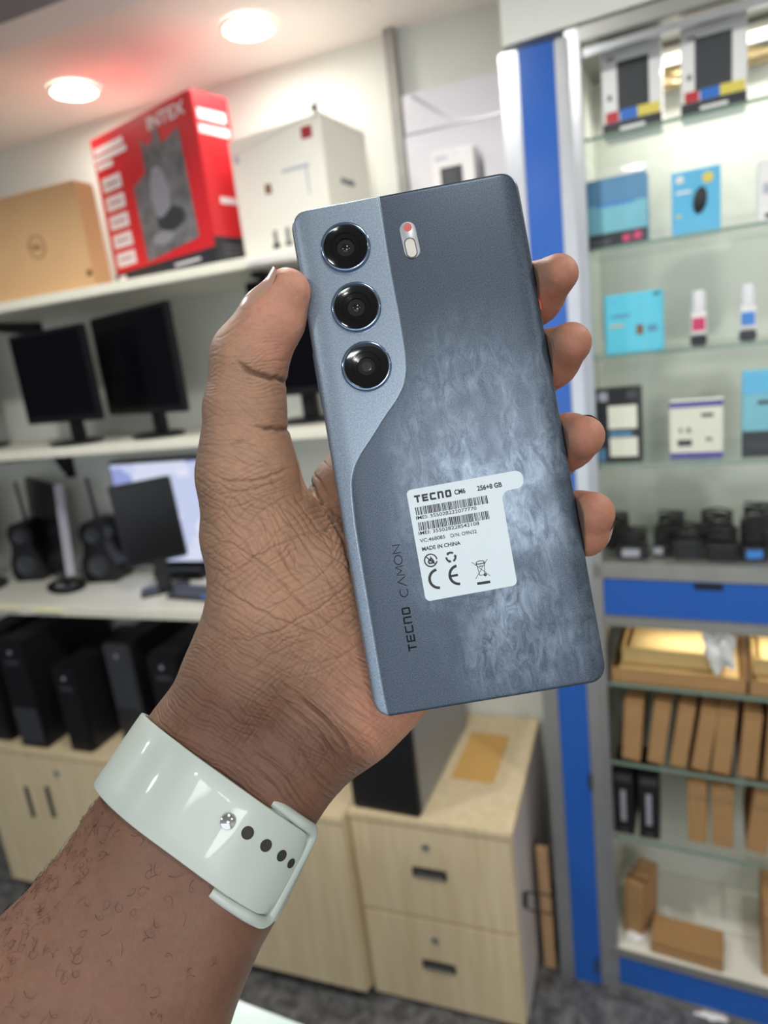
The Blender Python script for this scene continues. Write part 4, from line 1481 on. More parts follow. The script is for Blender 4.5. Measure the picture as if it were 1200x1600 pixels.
# side keys
x_, y_ = ph(846, 461)
mb = MB().box((HW * MM, (y_ - 4.0) * MM, -4.6 * MM), ((HW + 0.45) * MM, (y_ + 4.0) * MM, -2.0 * MM), M['orange'], 0.0002)
o = phone_obj('side_key', mb, phone); o['label'] = 'orange side key'
x_, y_ = ph(494, 590)
mb = MB().box((-(HW + 0.4) * MM, (y_ - 9) * MM, -5.0 * MM), (-HW * MM, (y_ + 9) * MM, -3 * MM), M['phone_frame'], 0.0002)
phone_obj('volume_key', mb, phone)


def stroke(mb, pts, w, m, z, closed=False):
    """flat polyline of width w (mm) in phone plane, local mm"""
    P = [Vector((p[0], p[1], 0)) for p in pts]
    n = len(P)
    b2 = bmesh.new()
    L, R_ = [], []
    for i in range(n):
        a = P[(i - 1) % n] if (i > 0 or closed) else None
        c = P[(i + 1) % n] if (i < n - 1 or closed) else None
        d0 = (P[i] - a).normalized() if a is not None else None
        d1 = (c - P[i]).normalized() if c is not None else None
        if d0 is None:
            d0 = d1
        if d1 is None:
            d1 = d0
        n0 = Vector((-d0.y, d0.x, 0)); n1 = Vector((-d1.y, d1.x, 0))
        nn = (n0 + n1)
        nn = nn.normalized() if nn.length > 1e-6 else n0
        k = 1 / max(0.5, nn.dot(n0))
        L.append(b2.verts.new(((P[i] + nn * w / 2 * k).x * MM, (P[i] + nn * w / 2 * k).y * MM, z * MM)))
        R_.append(b2.verts.new(((P[i] - nn * w / 2 * k).x * MM, (P[i] - nn * w / 2 * k).y * MM, z * MM)))
    for i in range(n if closed else n - 1):
        j = (i + 1) % n
        b2.faces.new([R_[i], R_[j], L[j], L[i]])
    mb._merge(b2, m)


def tecno(mb, org, ex, ey, width, h, w, m, z):
    """squared letter forms T E C N(arch) O along ex from org"""
    org, ex, ey = Vector(org), Vector(ex), Vector(ey)
    n = 5
    g = width * 0.045
    lw = (width - 4 * g) / 5
    hw = w / 2

    def S_(i, pts, closed=False):
        x0 = i * (lw + g)
        stroke(mb, [tuple(org + ex * (x0 + p[0] * lw) + ey * (p[1] * h)) for p in pts], w, m, z, closed)
    a = hw / lw
    b = hw / h
    S_(0, [(0, 1 - b), (1, 1 - b)]); S_(0, [(0.5, 1 - b), (0.5, 0)])
    S_(1, [(1, 1 - b), (a, 1 - b), (a, b), (1, b)]); S_(1, [(a, 0.5), (0.92, 0.5)])
    S_(2, [(1, 1 - b), (a + .06, 1 - b), (a, 1 - b - .08), (a, b + .08), (a + .06, b), (1, b)])
    S_(3, [(a, 0), (a, 1 - b), (1 - a - .08, 1 - b), (1 - a, 1 - b - .12), (1 - a, 0)])
    S_(4, [(a + .05, b), (1 - a - .05, b), (1 - a, b + .08), (1 - a, 1 - b - .08), (1 - a - .05, 1 - b), (a + .05, 1 - b), (a, 1 - b - .08), (a, b + .08)], True)


# vertical maker's lettering on the back
a_, b_ = np.array(ph(652, 1016)), np.array(ph(640, 948))
ex = (b_ - a_) / np.linalg.norm(b_ - a_)
ey = np.array((-ex[1], ex[0]))
mb = MB()
tecno(mb, (a_[0], a_[1], 0), (ex[0], ex[1], 0), (ey[0], ey[1], 0), np.linalg.norm(b_ - a_), 2.7, 0.5, M['logo_ink'], 0.03)
c_ = np.array(ph(638.5, 932)); d_ = np.array(ph(624, 848))
L_ = float(np.linalg.norm(d_ - c_))
w5 = L_ / 5.35


def cam_l(i, pts, closed=False, w=0.28):
    stroke(mb, [tuple(c_ + ex * ((i * 1.08 + p[0] * 0.92) * w5) + ey * (p[1] * 2.5)) for p in pts], w, M['logo_ink'], 0.03, closed)


arc = lambda cx, cy, rx, ry, a0, a1, n=18: [(cx + rx * math.cos(math.radians(a0 + (a1 - a0) * k / n)), cy + ry * math.sin(math.radians(a0 + (a1 - a0) * k / n))) for k in range(n + 1)]
cam_l(0, arc(0.55, 0.5, 0.5, 0.5, 50, 310))
cam_l(1, [(0.0, 0), (0.5, 1), (1.0, 0)])
cam_l(2, [(0.0, 0), (0.1, 1), (0.5, 0.3), (0.9, 1), (1.0, 0)])
cam_l(3, arc(0.5, 0.5, 0.5, 0.5, 0, 342, 22), True)
cam_l(4, [(0.08, 0), (0.08, 1), (0.92, 0), (0.92, 1)])
phone_obj('back_lettering', mb, phone)


# sticker
def round_poly(pts, rad, seg=8):
    out = []
    n = len(pts)
    for i in range(n):
        p = Vector(pts[i]); a = Vector(pts[i - 1]); c = Vector(pts[(i + 1) % n]); r = rad[i]
        d0, d1 = (a - p).normalized(), (c - p).normalized()
        al = d0.angle(d1)
        t = r / math.tan(al / 2)
        s, e = p + d0 * t, p + d1 * t
        cc = p + (d0 + d1).normalized() * (r / math.sin(al / 2))
        v0, v1 = s - cc, e - cc
        for k in range(seg + 1):
            q = v0.lerp(v1, k / seg)
            out.append(cc + q.normalized() * r)
    return out


sp_ = [ph(634.5, 766.5), ph(816, 733.5), ph(818.5, 761), ph(783, 768.5), ph(808.5, 914), ph(665.5, 940)]
poly = round_poly([Vector((x, y)) for x, y in sp_], [1.5, 2.4, 2.4, 2.6, 1.6, 1.6])
mb = MB()
b2 = bmesh.new()
A = [b2.verts.new((p.x * MM, p.y * MM, 0.01 * MM)) for p in poly]
B = [b2.verts.new((p.x * MM, p.y * MM, 0.14 * MM)) for p in poly]
n = len(A)
for k in range(n):
    b2.faces.new([A[k], A[(k + 1) % n], B[(k + 1) % n], B[k]])
b2.faces.new(B)
bmesh.ops.recalc_face_normals(b2, faces=list(b2.faces))
mb._merge(b2, M['sticker'])
stk = phone_obj('label_sticker', mb, phone)
stk['label'] = 'white barcode label sticker'
ZS = 0.165
mb = MB()


def fr(u0, v0, u1, v1):
    a, b = np.array(ph(u0, v0)), np.array(ph(u1, v1))
    L = np.linalg.norm(b - a)
    e = (b - a) / L
    return a, e, np.array((-e[1], e[0])), L


def stext(txt, u0, v0, u1, v1, hpx, bold=0.012):
    a, e, nrm, L = fr(u0, v0, u1, v1)
    mt = Matrix(((e[0], nrm[0], 0, a[0] * MM), (e[1], nrm[1], 0, a[1] * MM), (0, 0, 1, ZS * MM), (0, 0, 0, 1)))
    mb.text(txt, M['ink'], mt, hpx * 0.2035 * MM, L * MM, 0.0, bold)


a, e, nrm, L = fr(648.5, 786, 706, 776)
tecno(mb, (a[0], a[1], 0), (e[0], e[1], 0), (nrm[0], nrm[1], 0), L, 2.35, 0.62, M['ink'], ZS)
stext('CM6', 710.5, 773, 727.5, 770, 7.5, 0.035)
stext('256+8 GB', 746, 767, 784.5, 760.3, 7.5, 0.035)
stext('IMEI: 355028222077770', 650.5, 812.3, 745, 796.3, 5.6)
stext('IMEI: 355028228542108', 654.5, 836.3, 749, 820, 5.6)
stext('VC:468085', 656.5, 848, 696, 841, 5.8)
stext('D/N: O9N32', 704.5, 839.8, 745, 832.8, 5.8)
stext('MADE IN CHINA', 660, 861, 719.8, 851, 6.2, 0.025)


def barcode(u0, v0, u1, v1, hpx, seed):
    a, e, nrm, L = fr(u0, v0, u1, v1)
    rnd = random.Random(seed)
    x = 0
    h = hpx * 0.2035
    while x < L - 0.3:
        w = rnd.choice((0.14, 0.14, 0.22, 0.30, 0.40))
        w = min(w, L - x)
        c = a + e * (x + w / 2)
        stroke(mb, [tuple(c), tuple(c + nrm * h)], w, M['ink'], ZS)
        x += w + rnd.choice((0.12, 0.14, 0.2, 0.3))


barcode(650.5, 805.5, 763, 786.5, 12.6, 11)
barcode(655, 829.5, 766.5, 810.5, 13, 23)


def circ(u, v, r, a0, a1, w, n=30):
    cx, cy = ph(u, v)
    rt = math.radians(0)
    stroke(mb, arc(cx, cy, r, r, a0, a1, n), w, M['ink'], ZS, abs(a1 - a0) >= 360)


S2 = 0.2035
circ(673, 875.5, 1.95, 0, 345, 0.42)
cx, cy = ph(673, 875.5)
stroke(mb, [(cx - 1.4, cy + 1.4), (cx + 1.4, cy - 1.4)], 0.36, M['ink'], ZS)
stroke(mb, [(cx - 0.9, cy - 0.75), (cx - 0.5, cy + 0.2), (cx, cy - 0.1), (cx + 0.15, cy + 0.9), (cx + 0.6, cy + 0.1), (cx + 0.95, cy - 0.7)], 0.5, M['ink'], ZS)
stroke(mb, [(cx - 0.8, cy - 0.9), (cx + 0.85, cy - 0.9)], 0.5, M['ink'], ZS)
cx, cy = ph(704.5, 870.5)
for k in range(3):
    a0 = 90 + 120 * k
    p = arc(cx, cy, 1.45, 1.45, a0 - 38, a0 + 28, 4)
    stroke(mb, p, 0.62, M['ink'], ZS)
    q = arc(cx, cy, 1.45, 1.45, a0 + 28, a0 + 29, 1)[0]
    r1 = arc(cx, cy, 2.05, 2.05, a0 + 28, a0 + 29, 1)[0]
    r0 = arc(cx, cy, 0.85, 0.85, a0 + 28, a0 + 29, 1)[0]
    tip = arc(cx, cy, 1.5, 1.5, a0 + 58, a0 + 59, 1)[0]
    b2 = bmesh.new()
    b2.faces.new([b2.verts.new((p_[0] * MM, p_[1] * MM, ZS * MM)) for p_ in (r0, r1, tip)])
    mb._merge(b2, M['ink'])
circ(685.5, 904, 2.9, 95, 268, 0.85)
circ(717, 898, 2.9, 95, 268, 0.85)
cx, cy = ph(717, 898)
stroke(mb, [(cx - 2.9, cy), (cx - 0.3, cy)], 0.75, M['ink'], ZS)
cx, cy = ph(752, 889)
stroke(mb, [(cx - 1.5, cy + 1.7), (cx + 1.5, cy + 1.7)], 0.28, M['ink'], ZS)
stroke(mb, [(cx - 1.2, cy + 1.7), (cx - 0.8, cy - 1.9), (cx + 0.8, cy - 1.9), (cx + 1.2, cy + 1.7)], 0.2, M['ink'], ZS)
stroke(mb, [(cx - 2.6, cy + 2.6), (cx + 2.4, cy - 2.6)], 0.17, M['ink'], ZS)
stroke(mb, [(cx + 2.4, cy + 2.8), (cx - 2.3, cy - 2.8)], 0.17, M['ink'], ZS)
stroke(mb, arc(cx, cy + 2.1, 1.3, 0.5, 0, 340, 16), 0.25, M['ink'], ZS, True)
stroke(mb, arc(cx + 0.9, cy - 2.0, 0.3, 0.3, 0, 340, 10), 0.4, M['ink'], ZS, True)
stroke(mb, [(cx - 0.6, cy + 0.9), (cx + 0.6, cy + 0.9)], 0.3, M['ink'], ZS)
a, e, nrm, L = fr(745.5, 912, 766, 909)
stroke(mb, [tuple(a), tuple(a + e * L)], 0.85, M['ink'], ZS)
phone_obj('sticker_print', mb, stk)


# ================================================================ HAND AND FOREARM
def Pm(u, v, dep):
    return np.array([(u - 600) / FPX * dep, (800 - v) / FPX * dep, -dep])


def smin(a, b, k):
    h = np.clip(0.5 + 0.5 * (b - a) / k, 0, 1)
    return b * (1 - h) + a * h - k * h * (1 - h)


def cone_sdf(p, a, b, ra, rb):
    ba = b - a
    l2 = ba @ ba
    rr = ra - rb
    a2 = l2 - rr * rr
    il2 = 1.0 / l2
    pa = p - a
    y = pa @ ba
    z = y - l2
    q = pa * l2 - y[..., None] * ba
    x2 = (q * q).sum(-1)
    y2 = y * y * l2
    z2 = z * z * l2
    k = np.sign(rr) * rr * rr * x2
    d = (np.sqrt(np.maximum(x2 * a2 * il2, 0)) + y * rr) * il2 - ra
    c1 = np.sign(z) * a2 * z2 > k
    c2 = np.sign(y) * a2 * y2 < k
    d = np.where(c2, np.sqrt(x2 + y2) * il2 - ra, d)
    d = np.where(c1, np.sqrt(x2 + z2) * il2 - rb, d)
    return d


def chain(pts):
    """(u, v, depth, radius px) -> list of round cones"""
    out = []
    for p, q in zip(pts[:-1], pts[1:]):
        out.append((Pm(*p[:3]), Pm(*q[:3]), p[3] * p[2] / FPX, q[3] * q[2] / FPX))
    return out


ARM = chain([(320, 1178, 236, 96), (250, 1310, 229, 104), (77, 1584, 206, 150), (-120, 1930, 185, 168)]) + \
      chain([(402, 1224, 236, 96), (345, 1350, 229, 104), (181, 1642, 206, 150), (-15, 1990, 185, 168)])
PALM = chain([(320, 1178, 236, 96), (398, 1045, 236, 98), (425, 930, 233, 90), (405, 840, 229, 82), (388, 745, 224, 74)]) + \
       chain([(402, 1224, 236, 96), (500, 1060, 243, 92), (560, 900, 250, 88), (560, 790, 254, 70)]) + \
       chain([(430, 1200, 238, 92), (545, 1108, 240, 82), (599, 1064, 241, 74), (690, 960, 250, 58)]) + \
       chain([(470, 1010, 239, 90), (488, 900, 238, 84), (440, 830, 233, 70)]) + \
       chain([(430, 930, 246, 84), (640, 930, 252, 72)]) + \
       chain([(560, 790, 254, 66), (690, 960, 252, 58)])
THUMB = chain([(388, 745, 224, 74), (384, 690, 222, 66), (383, 640, 221, 63), (388, 585, 220, 58), (390, 560, 219, 59), (425, 500, 216, 50), (450, 456, 213.0, 36)])
FINGERS = [
    chain([(550, 765, 251, 62), (690, 575, 256, 50), (800, 492, 240, 44), (833, 460, 226, 44), (872, 428, 213, 31)]),
    chain([(600, 830, 252, 60), (750, 660, 258, 50), (825, 588, 238, 44), (858, 562, 224, 42), (891, 537, 212, 32)]),
    chain([(640, 890, 252, 58), (790, 760, 256, 48), (862, 705, 238, 42), (886, 690, 224, 40), (911, 682, 213, 33)]),
    chain([(680, 965, 250, 54), (815, 870, 250, 46), (885, 835, 232, 40), (906, 815, 222, 42), (925, 802, 213, 34)]) +
    chain([(906, 815, 222, 40), (918, 838, 217, 30)]),
]
PCEN = PR @ np.array([0, 0, -4.35]) + PT


def phone_sdf(p):
    q = (p - PCEN) @ PR
    h = np.array([HW + 0.15 - 3.0, HH + 0.15 - 3.0, 3.25 - 1.0])
    qz = np.where((q[..., 0] > 20) & (q[..., 2] > 0), 0.0, q[..., 2])
    d = np.stack([np.abs(q[..., 0]), np.abs(q[..., 1]), np.abs(qz)], -1)
    dd = np.maximum(d - np.array([HW + 0.1 - 1.1, HH + 0.1 - 1.1, 3.35 - 1.1 + 0.0]), 0)
    return np.sqrt((dd ** 2).sum(-1)) - 1.1


def union(p, prims, k):
    D = None
    for a, b, ra, rb in prims:
        d = cone_sdf(p, a, b, ra, rb)
        D = d if D is None else smin(D, d, k)
    return D


def hand_sdf(p, cut=True):
    D = union(p, ARM, 9.0)
    D = smin(D, union(p, PALM, 7.0), 7.0)
    D = smin(D, union(p, THUMB, 2.0), 6.0)
    F_ = None
    for f in FINGERS:
        d = union(p, f, 4.0)
        F_ = d if F_ is None else smin(F_, d, 0.9)
    D = smin(D, F_, 5.0)
    if cut:
        e = -(phone_sdf(p) - 0.12)
        D = np.maximum(D, e)
    return D


def surface_nets(lo, hi, h):
    n = np.ceil((hi - lo) / h).astype(int) + 1
    ax = [lo[i] + np.arange(n[i]) * h for i in range(3)]
    V = np.empty(n, dtype=np.float32)
    for i in range(n[0]):
        P = np.stack(np.meshgrid([ax[0][i]], ax[1], ax[2], indexing='ij'), -1)[0].astype(np.float64)
        V[i] = hand_sdf(P)
    ins = V < 0
    c = np.zeros((n[0] - 1, n[1] - 1, n[2] - 1), dtype=np.int8)
    for dx in (0, 1):
        for dy in (0, 1):
            for dz in (0, 1):
                c += ins[dx:n[0] - 1 + dx, dy:n[1] - 1 + dy, dz:n[2] - 1 + dz]
    act = (c > 0) & (c < 8)
    idx = -np.ones(act.shape, dtype=np.int64)
    cells = np.argwhere(act)
    idx[act] = np.arange(len(cells))
    acc = np.zeros((len(cells), 3)); cnt = np.zeros(len(cells))
    corners = [(a, b, d) for a in (0, 1) for b in (0, 1) for d in (0, 1)]
    for c0 in corners:
        for ax_ in range(3):
            if c0[ax_] == 0:
                c1 = list(c0); c1[ax_] = 1
                v0 = V[cells[:, 0] + c0[0], cells[:, 1] + c0[1], cells[:, 2] + c0[2]]
                v1 = V[cells[:, 0] + c1[0], cells[:, 1] + c1[1], cells[:, 2] + c1[2]]
                m = (v0 < 0) != (v1 < 0)
                t = np.where(m, v0 / np.where(m, v0 - v1, 1), 0)
                pt = np.array(c0, float)[None] + np.zeros((len(cells), 3))
                pt[:, ax_] += t
                acc += pt * m[:, None]; cnt += m
    verts = lo + (cells + acc / cnt[:, None]) * h
    quads = []
    for ax_ in range(3):
        o1, o2 = [a for a in range(3) if a != ax_]
        s0 = [slice(None)] * 3; s1 = [slice(None)] * 3
        s0[ax_] = slice(0, -1); s1[ax_] = slice(1, None)
        A, B = ins[tuple(s0)], ins[tuple(s1)]
        e = np.argwhere(A != B)
        e = e[(e[:, o1] > 0) & (e[:, o2] > 0) & (e[:, o1] < n[o1] - 1) & (e[:, o2] < n[o2] - 1)]
        flip = A[tuple(e.T)]

        def cell(d1, d2):
            q = e.copy(); q[:, o1] -= d1; q[:, o2] -= d2
            return idx[tuple(q.T)]
        q = np.stack([cell(0, 0), cell(1, 0), cell(1, 1), cell(0, 1)], 1)
        if ax_ == 1:
            flip = ~flip
        q[~flip] = q[~flip][:, ::-1]
        quads.append(q)
    return verts, np.concatenate(quads)


lo = np.array([-215.0, -330.0, -285.0]); hi = np.array([92.0, 92.0, -140.0])
hv, hq = surface_nets(lo, hi, 1.5)


def subdivide(v, q):
    n = len(v)
    e = np.concatenate([q[:, [0, 1]], q[:, [1, 2]], q[:, [2, 3]], q[:, [3, 0]]])
    es = np.sort(e, 1)
    key = es[:, 0] * n + es[:, 1]
    uk, inv = np.unique(key, return_inverse=True)
    ev = (v[uk // n] + v[uk % n]) / 2
    fv = v[q].mean(1)
    m = len(q)
    ei = n + inv.reshape(4, m).T
    fi = n + len(uk) + np.arange(m)
    nq = np.concatenate([np.stack([q[:, k], ei[:, k], fi, ei[:, (k - 1) % 4]], 1) for k in range(4)])
    return np.concatenate([v, ev, fv]), nq


def grad(p, cut=True, e=0.25):
    g = np.empty_like(p)
    for i in range(3):
        d = np.zeros(3); d[i] = e
        g[:, i] = (hand_sdf(p + d, cut) - hand_sdf(p - d, cut)) / (2 * e)
    return g / (np.linalg.norm(g, axis=1, keepdims=True) + 1e-9)


def project(v, it=2):
    for _ in range(it):
        g = grad(v)
        v = v - g * hand_sdf(v)[:, None] * 0.9
    return v


hv, hq = subdivide(hv, hq)
hv = project(hv, 1)
hv, hq = subdivide(hv, hq)
hv = project(hv, 1)
HN = grad(hv)


# ---- smooth value noise
def vnoise(p, seed=0):
    i = np.floor(p).astype(np.int64); f = p - i
    f = f * f * (3 - 2 * f)
    out = 0
    for dx in (0, 1):
        for dy in (0, 1):
            for dz in (0, 1):
                h = (i[:, 0] + dx) * 73856093 ^ (i[:, 1] + dy) * 19349663 ^ (i[:, 2] + dz) * 83492791 ^ (seed * 2654435761)
                h = (h ^ (h >> 13)) * 1274126177 & 0x7fffffff
                r = ((h ^ (h >> 16)) & 0xffff) / 65535.0
                out = out + r * (f[:, 0] if dx else 1 - f[:, 0]) * (f[:, 1] if dy else 1 - f[:, 1]) * (f[:, 2] if dz else 1 - f[:, 2])
    return out


hu = 600 + FPX * hv[:, 0] / -hv[:, 2]
hw_ = 800 - FPX * hv[:, 1] / -hv[:, 2]
view = -hv / np.linalg.norm(hv, axis=1, keepdims=True)
facing = np.clip((HN * view).sum(1) * 3 + 0.9, 0, 1)
facing_s = np.clip((HN * view).sum(1) * 2.5 - 0.25, 0, 1)
UV = np.stack([hu, hw_], 1)


def segdist(P, pts):
    best = np.full(len(P), 1e9)
    pts = np.array(pts, float)
    for a, b in zip(pts[:-1], pts[1:]):
        ab = b - a
        t = np.clip(((P - a) @ ab) / (ab @ ab), 0, 1)
        best = np.minimum(best, np.hypot(*(P - a - t[:, None] * ab).T))
    return best


disp = np.zeros(len(hv)); dark = np.zeros(len(hv))
CREASES = [  # width px, depth mm, points
    (4.0, 1.5, [(366, 560), (382, 574), (399, 586), (418, 590), (436, 591), (452, 600)]),
    (3.4, 1.1, [(388, 664), (396, 668), (410, 667), (428, 669), (452, 671)]),
    (2.4, 0.5, [(345, 700), (372, 690), (400, 684)]),
    (2.2, 0.5, [(325, 735), (350, 752), (390, 752), (418, 745), (434, 738), (464, 729)]),
    (2.6, 0.9, [(462, 712), (470, 722), (480, 745), (496, 775), (513, 802), (532, 832), (545, 870), (551, 910)]),
    (2.0, 0.5, [(462, 715), (478, 712), (497, 716), (520, 732)]),
    (1.8, 0.4, [(485, 722), (490, 740), (505, 760), (525, 785)]),
    (1.8, 0.45, [(330, 778), (360, 771), (392, 765), (425, 756), (455, 742)]),
    (1.6, 0.3, [(340, 800), (372, 792), (410, 776)]),
    (3.2, 0.9, [(458, 1085), (476, 1096), (505, 1120), (525, 1142), (541, 1160), (552, 1190)]),
    (2.4, 0.6, [(430, 1085), (465, 1112), (495, 1140), (520, 1175), (530, 1200)]),
    (2.0, 0.5, [(330, 905), (370, 935), (420, 962), (480, 985), (530, 1005)]),
    (1.8, 0.45, [(325, 840), (365, 850), (420, 890), (480, 950), (530, 985), (560, 1000)]),
    (1.8, 0.4, [(335, 1000), (390, 1000), (440, 985), (500, 950), (560, 905)]),
    (1.8, 0.4, [(360, 900), (400, 870), (450, 845), (500, 830), (540, 820)]),
    (1.6, 0.35, [(400, 960), (450, 935), (500, 900), (545, 860)]),
    (1.6, 0.35, [(420, 765), (445, 800), (475, 850), (510, 900), (540, 950)]),
    (1.6, 0.3, [(450, 760), (470, 790), (500, 830), (530, 880)]),
    (1.6, 0.35, [(395, 790), (425, 840), (450, 885), (480, 925)]),
    (1.6, 0.35, [(480, 1040), (520, 1030), (560, 1020)]),
    (1.8, 0.4, [(540, 1060), (565, 1075), (580, 1100)]),
]
for w, dp, pts in CREASES:
    sel = (UV[:, 0] > min(p[0] for p in pts) - 20) & (UV[:, 0] < max(p[0] for p in pts) + 20) & (UV[:, 1] > min(p[1] for p in pts) - 20) & (UV[:, 1] < max(p[1] for p in pts) + 20) & (facing > 0)
    ids = np.nonzero(sel)[0]
    jit = np.stack([vnoise(hv[ids] * 0.35, 5) - 0.5, vnoise(hv[ids] * 0.35, 9) - 0.5], 1) * 5
    d = segdist(UV[ids] + jit, pts)
    dend = np.minimum(np.hypot(*(UV[ids] - np.array(pts[0])).T), np.hypot(*(UV[ids] - np.array(pts[-1])).T))
    tp = np.clip(dend / 28.0, 0.12, 1) if (dp < 0.85 or pts[0][0] > 440) else np.clip(np.hypot(*(UV[ids] - np.array(pts[0])).T) / 28.0, 0.12, 1)
    g = np.exp(-(d / (w * (0.45 + 0.55 * tp))) ** 2) * tp
    disp[ids] -= g * dp * facing[ids]
    dark[ids] = np.maximum(dark[ids], g * min(1, dp * 1.1) * facing[ids])


def lines(ang, spacing, width, dp, mask, seed, warp=10):
    """family of broken fine skin lines; ang = direction of the lines in the photo plane"""
    a = math.radians(ang)
    n_ = np.array([-math.sin(a), math.cos(a)])
    ids = np.nonzero((mask > 0.02) & (facing > 0))[0]
    P = UV[ids]
    q = hv[ids]
    s = P @ n_ + (vnoise(q * 0.06, seed) - 0.5) * warp * 4 + (vnoise(q * 0.22, seed + 1) - 0.5) * warp
    t = P @ np.array([math.cos(a), math.sin(a)])
    k = np.floor(s / spacing)
    f = (s / spacing - k - 0.5) * spacing
    amp = vnoise(np.stack([k * 7.31, t / 45, k * 0], 1), seed + 2)
    amp = np.clip((amp - 0.22) * 2.2, 0, 1)
    g = np.exp(-(f / width) ** 2) * amp * mask[ids] * facing_s[ids] * webm[ids]
    disp[ids] -= g * dp * 1.25
    dark[ids] = np.maximum(dark[ids], g * min(1, dp * 2.0))


webm = np.clip(np.hypot((UV[:, 0] - 505) / 75, (UV[:, 1] - 715) / 75) * 2 - 1.3, 0, 1)


def blob(cx, cy, rx, ry, soft=0.35):
    d = np.hypot((UV[:, 0] - cx) / rx, (UV[:, 1] - cy) / ry)
    return np.clip((1.0 + soft - d) / soft, 0, 1)


m_th = blob(430, 890, 170, 160)
lines(-32, 9, 1.5, 0.20, m_th, 11)
lines(38, 11, 1.5, 0.22, m_th, 21)
lines(62, 13, 1.5, 0.16, blob(480, 860, 120, 130), 31)
m_wr = blob(400, 1100, 200, 110)
lines(33, 6.5, 1.4, 0.24, m_wr, 41, 7)
lines(-50, 9, 1.4, 0.12, m_wr, 51, 8)
lines(45, 10, 1.8, 0.30, blob(470, 1160, 110, 90), 55, 7)
m_tb = blob(385, 640, 75, 110)
lines(5, 6.5, 1.3, 0.16, m_tb, 61, 9)
lines(35, 9, 1.3, 0.14, blob(350, 700, 60, 110), 71, 8)
lines(-30, 7, 1.3, 0.12, blob(360, 560, 50, 60), 81, 6)
lines(10, 8, 1.3, 0.12, blob(360, 780, 70, 70), 85, 8)
# soft undulation everywhere
disp += (vnoise(hv * 0.11, 3) - 0.5) * 0.5 + (vnoise(hv * 0.5, 4) - 0.5) * 0.10 + (vnoise(hv * 1.3, 6) - 0.5) * 0.07
near = phone_sdf(hv)
disp = np.where(near < 0.6, np.minimum(disp, 0), disp)
hv2 = hv + HN * disp[:, None]

# ---- skin tones: paler palm side, darker and greyer towards the back of the hand
def lin(r, g, b):
    return np.array(srgb(r, g, b)[:3])


palm_c, pad_c, side_c, wrist_c, arm_c = lin(166, 127, 102), lin(160, 108, 87), lin(126, 104, 88), lin(110, 76, 59), lin(114, 81, 65)
col = np.tile(palm_c, (len(hv), 1))


def mixc(w, c):
    global col
    w = np.clip(w, 0, 1)[:, None]
    col = col * (1 - w) + c * w


mixc((UV[:, 1] + 0.45 * (400 - UV[:, 0]) - 950) / 170, wrist_c)
mixc((UV[:, 1] - 1180) / 120, arm_c)
mixc(np.clip((UV[:, 0] - 500) / 80, 0, 1) * np.clip((UV[:, 1] - 960) / 120, 0, 1) * np.clip((UV[:, 0] * 0.8 - (UV[:, 1] - 1080) - 330) / 60, 0, 1), lin(178, 126, 102))
mixc(np.clip((UV[:, 0] - 780) / 40, 0, 1), pad_c)
mixc(blob(455, 480, 60, 70, 0.8) * 0.8, lin(190, 134, 112))
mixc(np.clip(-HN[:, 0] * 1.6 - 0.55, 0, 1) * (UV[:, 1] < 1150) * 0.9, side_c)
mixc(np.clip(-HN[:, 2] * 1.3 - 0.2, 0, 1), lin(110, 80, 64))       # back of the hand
n1 = vnoise(hv * 0.09, 77); n2 = vnoise(hv * 0.6, 78); n3 = vnoise(hv * 1.7, 79)
col *= (0.84 + 0.2 * n1 + 0.14 * n2 + 0.12 * n3)[:, None]
col[:, 0] *= 1 + 0.08 * (vnoise(hv * 0.16, 80) - 0.5)
col *= (1 - 0.5 * np.clip(dark, 0, 1))[:, None]               # pigmented palm lines

OR = Pm(361, 1201, 236)
me = bpy.data.meshes.new('person')
nv, nq = len(hv2), len(hq)
me.vertices.add(nv)
me.vertices.foreach_set('co', ((hv2 - OR) * MM).astype(np.float32).ravel())
me.loops.add(nq * 4)
me.loops.foreach_set('vertex_index', hq.astype(np.int32).ravel())
me.polygons.add(nq)
me.polygons.foreach_set('loop_start', np.arange(0, nq * 4, 4, dtype=np.int32))
me.polygons.foreach_set('loop_total', np.full(nq, 4, dtype=np.int32))
me.polygons.foreach_set('use_smooth', np.ones(nq, dtype=bool))
me.update()
me.validate()
at = me.color_attributes.new('skin_tone', 'FLOAT_COLOR', 'POINT')
at.data.foreach_set('color', np.concatenate([col, np.ones((nv, 1))], 1).astype(np.float32).ravel())
sk = bpy.data.materials.new('brown_skin')
sk.use_nodes = True
nt = sk.node_tree
b = nt.nodes['Principled BSDF']
ca = nt.nodes.new('ShaderNodeVertexColor')
ca.layer_name = 'skin_tone'
nt.links.new(ca.outputs['Color'], b.inputs['Base Color'])
b.inputs['Roughness'].default_value = 0.5
b.inputs['Specular IOR Level'].default_value = 0.4
b.inputs['Subsurface Weight'].default_value = 0.12
b.inputs['Subsurface Radius'].default_value = (1.0, 0.4, 0.25)
b.inputs['Subsurface Scale'].default_value = 0.0015
tc = nt.nodes.new('ShaderNodeTexCoord')
vo = nt.nodes.new('ShaderNodeTexVoronoi')
vo.inputs['Scale'].default_value = 1500
vo.feature = 'DISTANCE_TO_EDGE'
no = nt.nodes.new('ShaderNodeTexNoise')
no.inputs['Scale'].default_value = 900
no.inputs['Detail'].default_value = 4
mrg = nt.nodes.new('ShaderNodeMapRange')
mrg.inputs['From Max'].default_value = 0.12
ad = nt.nodes.new('ShaderNodeMath')
ad.operation = 'ADD'
bp = nt.nodes.new('ShaderNodeBump')
bp.inputs['Strength'].default_value = 0.35
bp.inputs['Distance'].default_value = 0.00012
nt.links.new(tc.outputs['Object'], vo.inputs['Vector'])
nt.links.new(tc.outputs['Object'], no.inputs['Vector'])
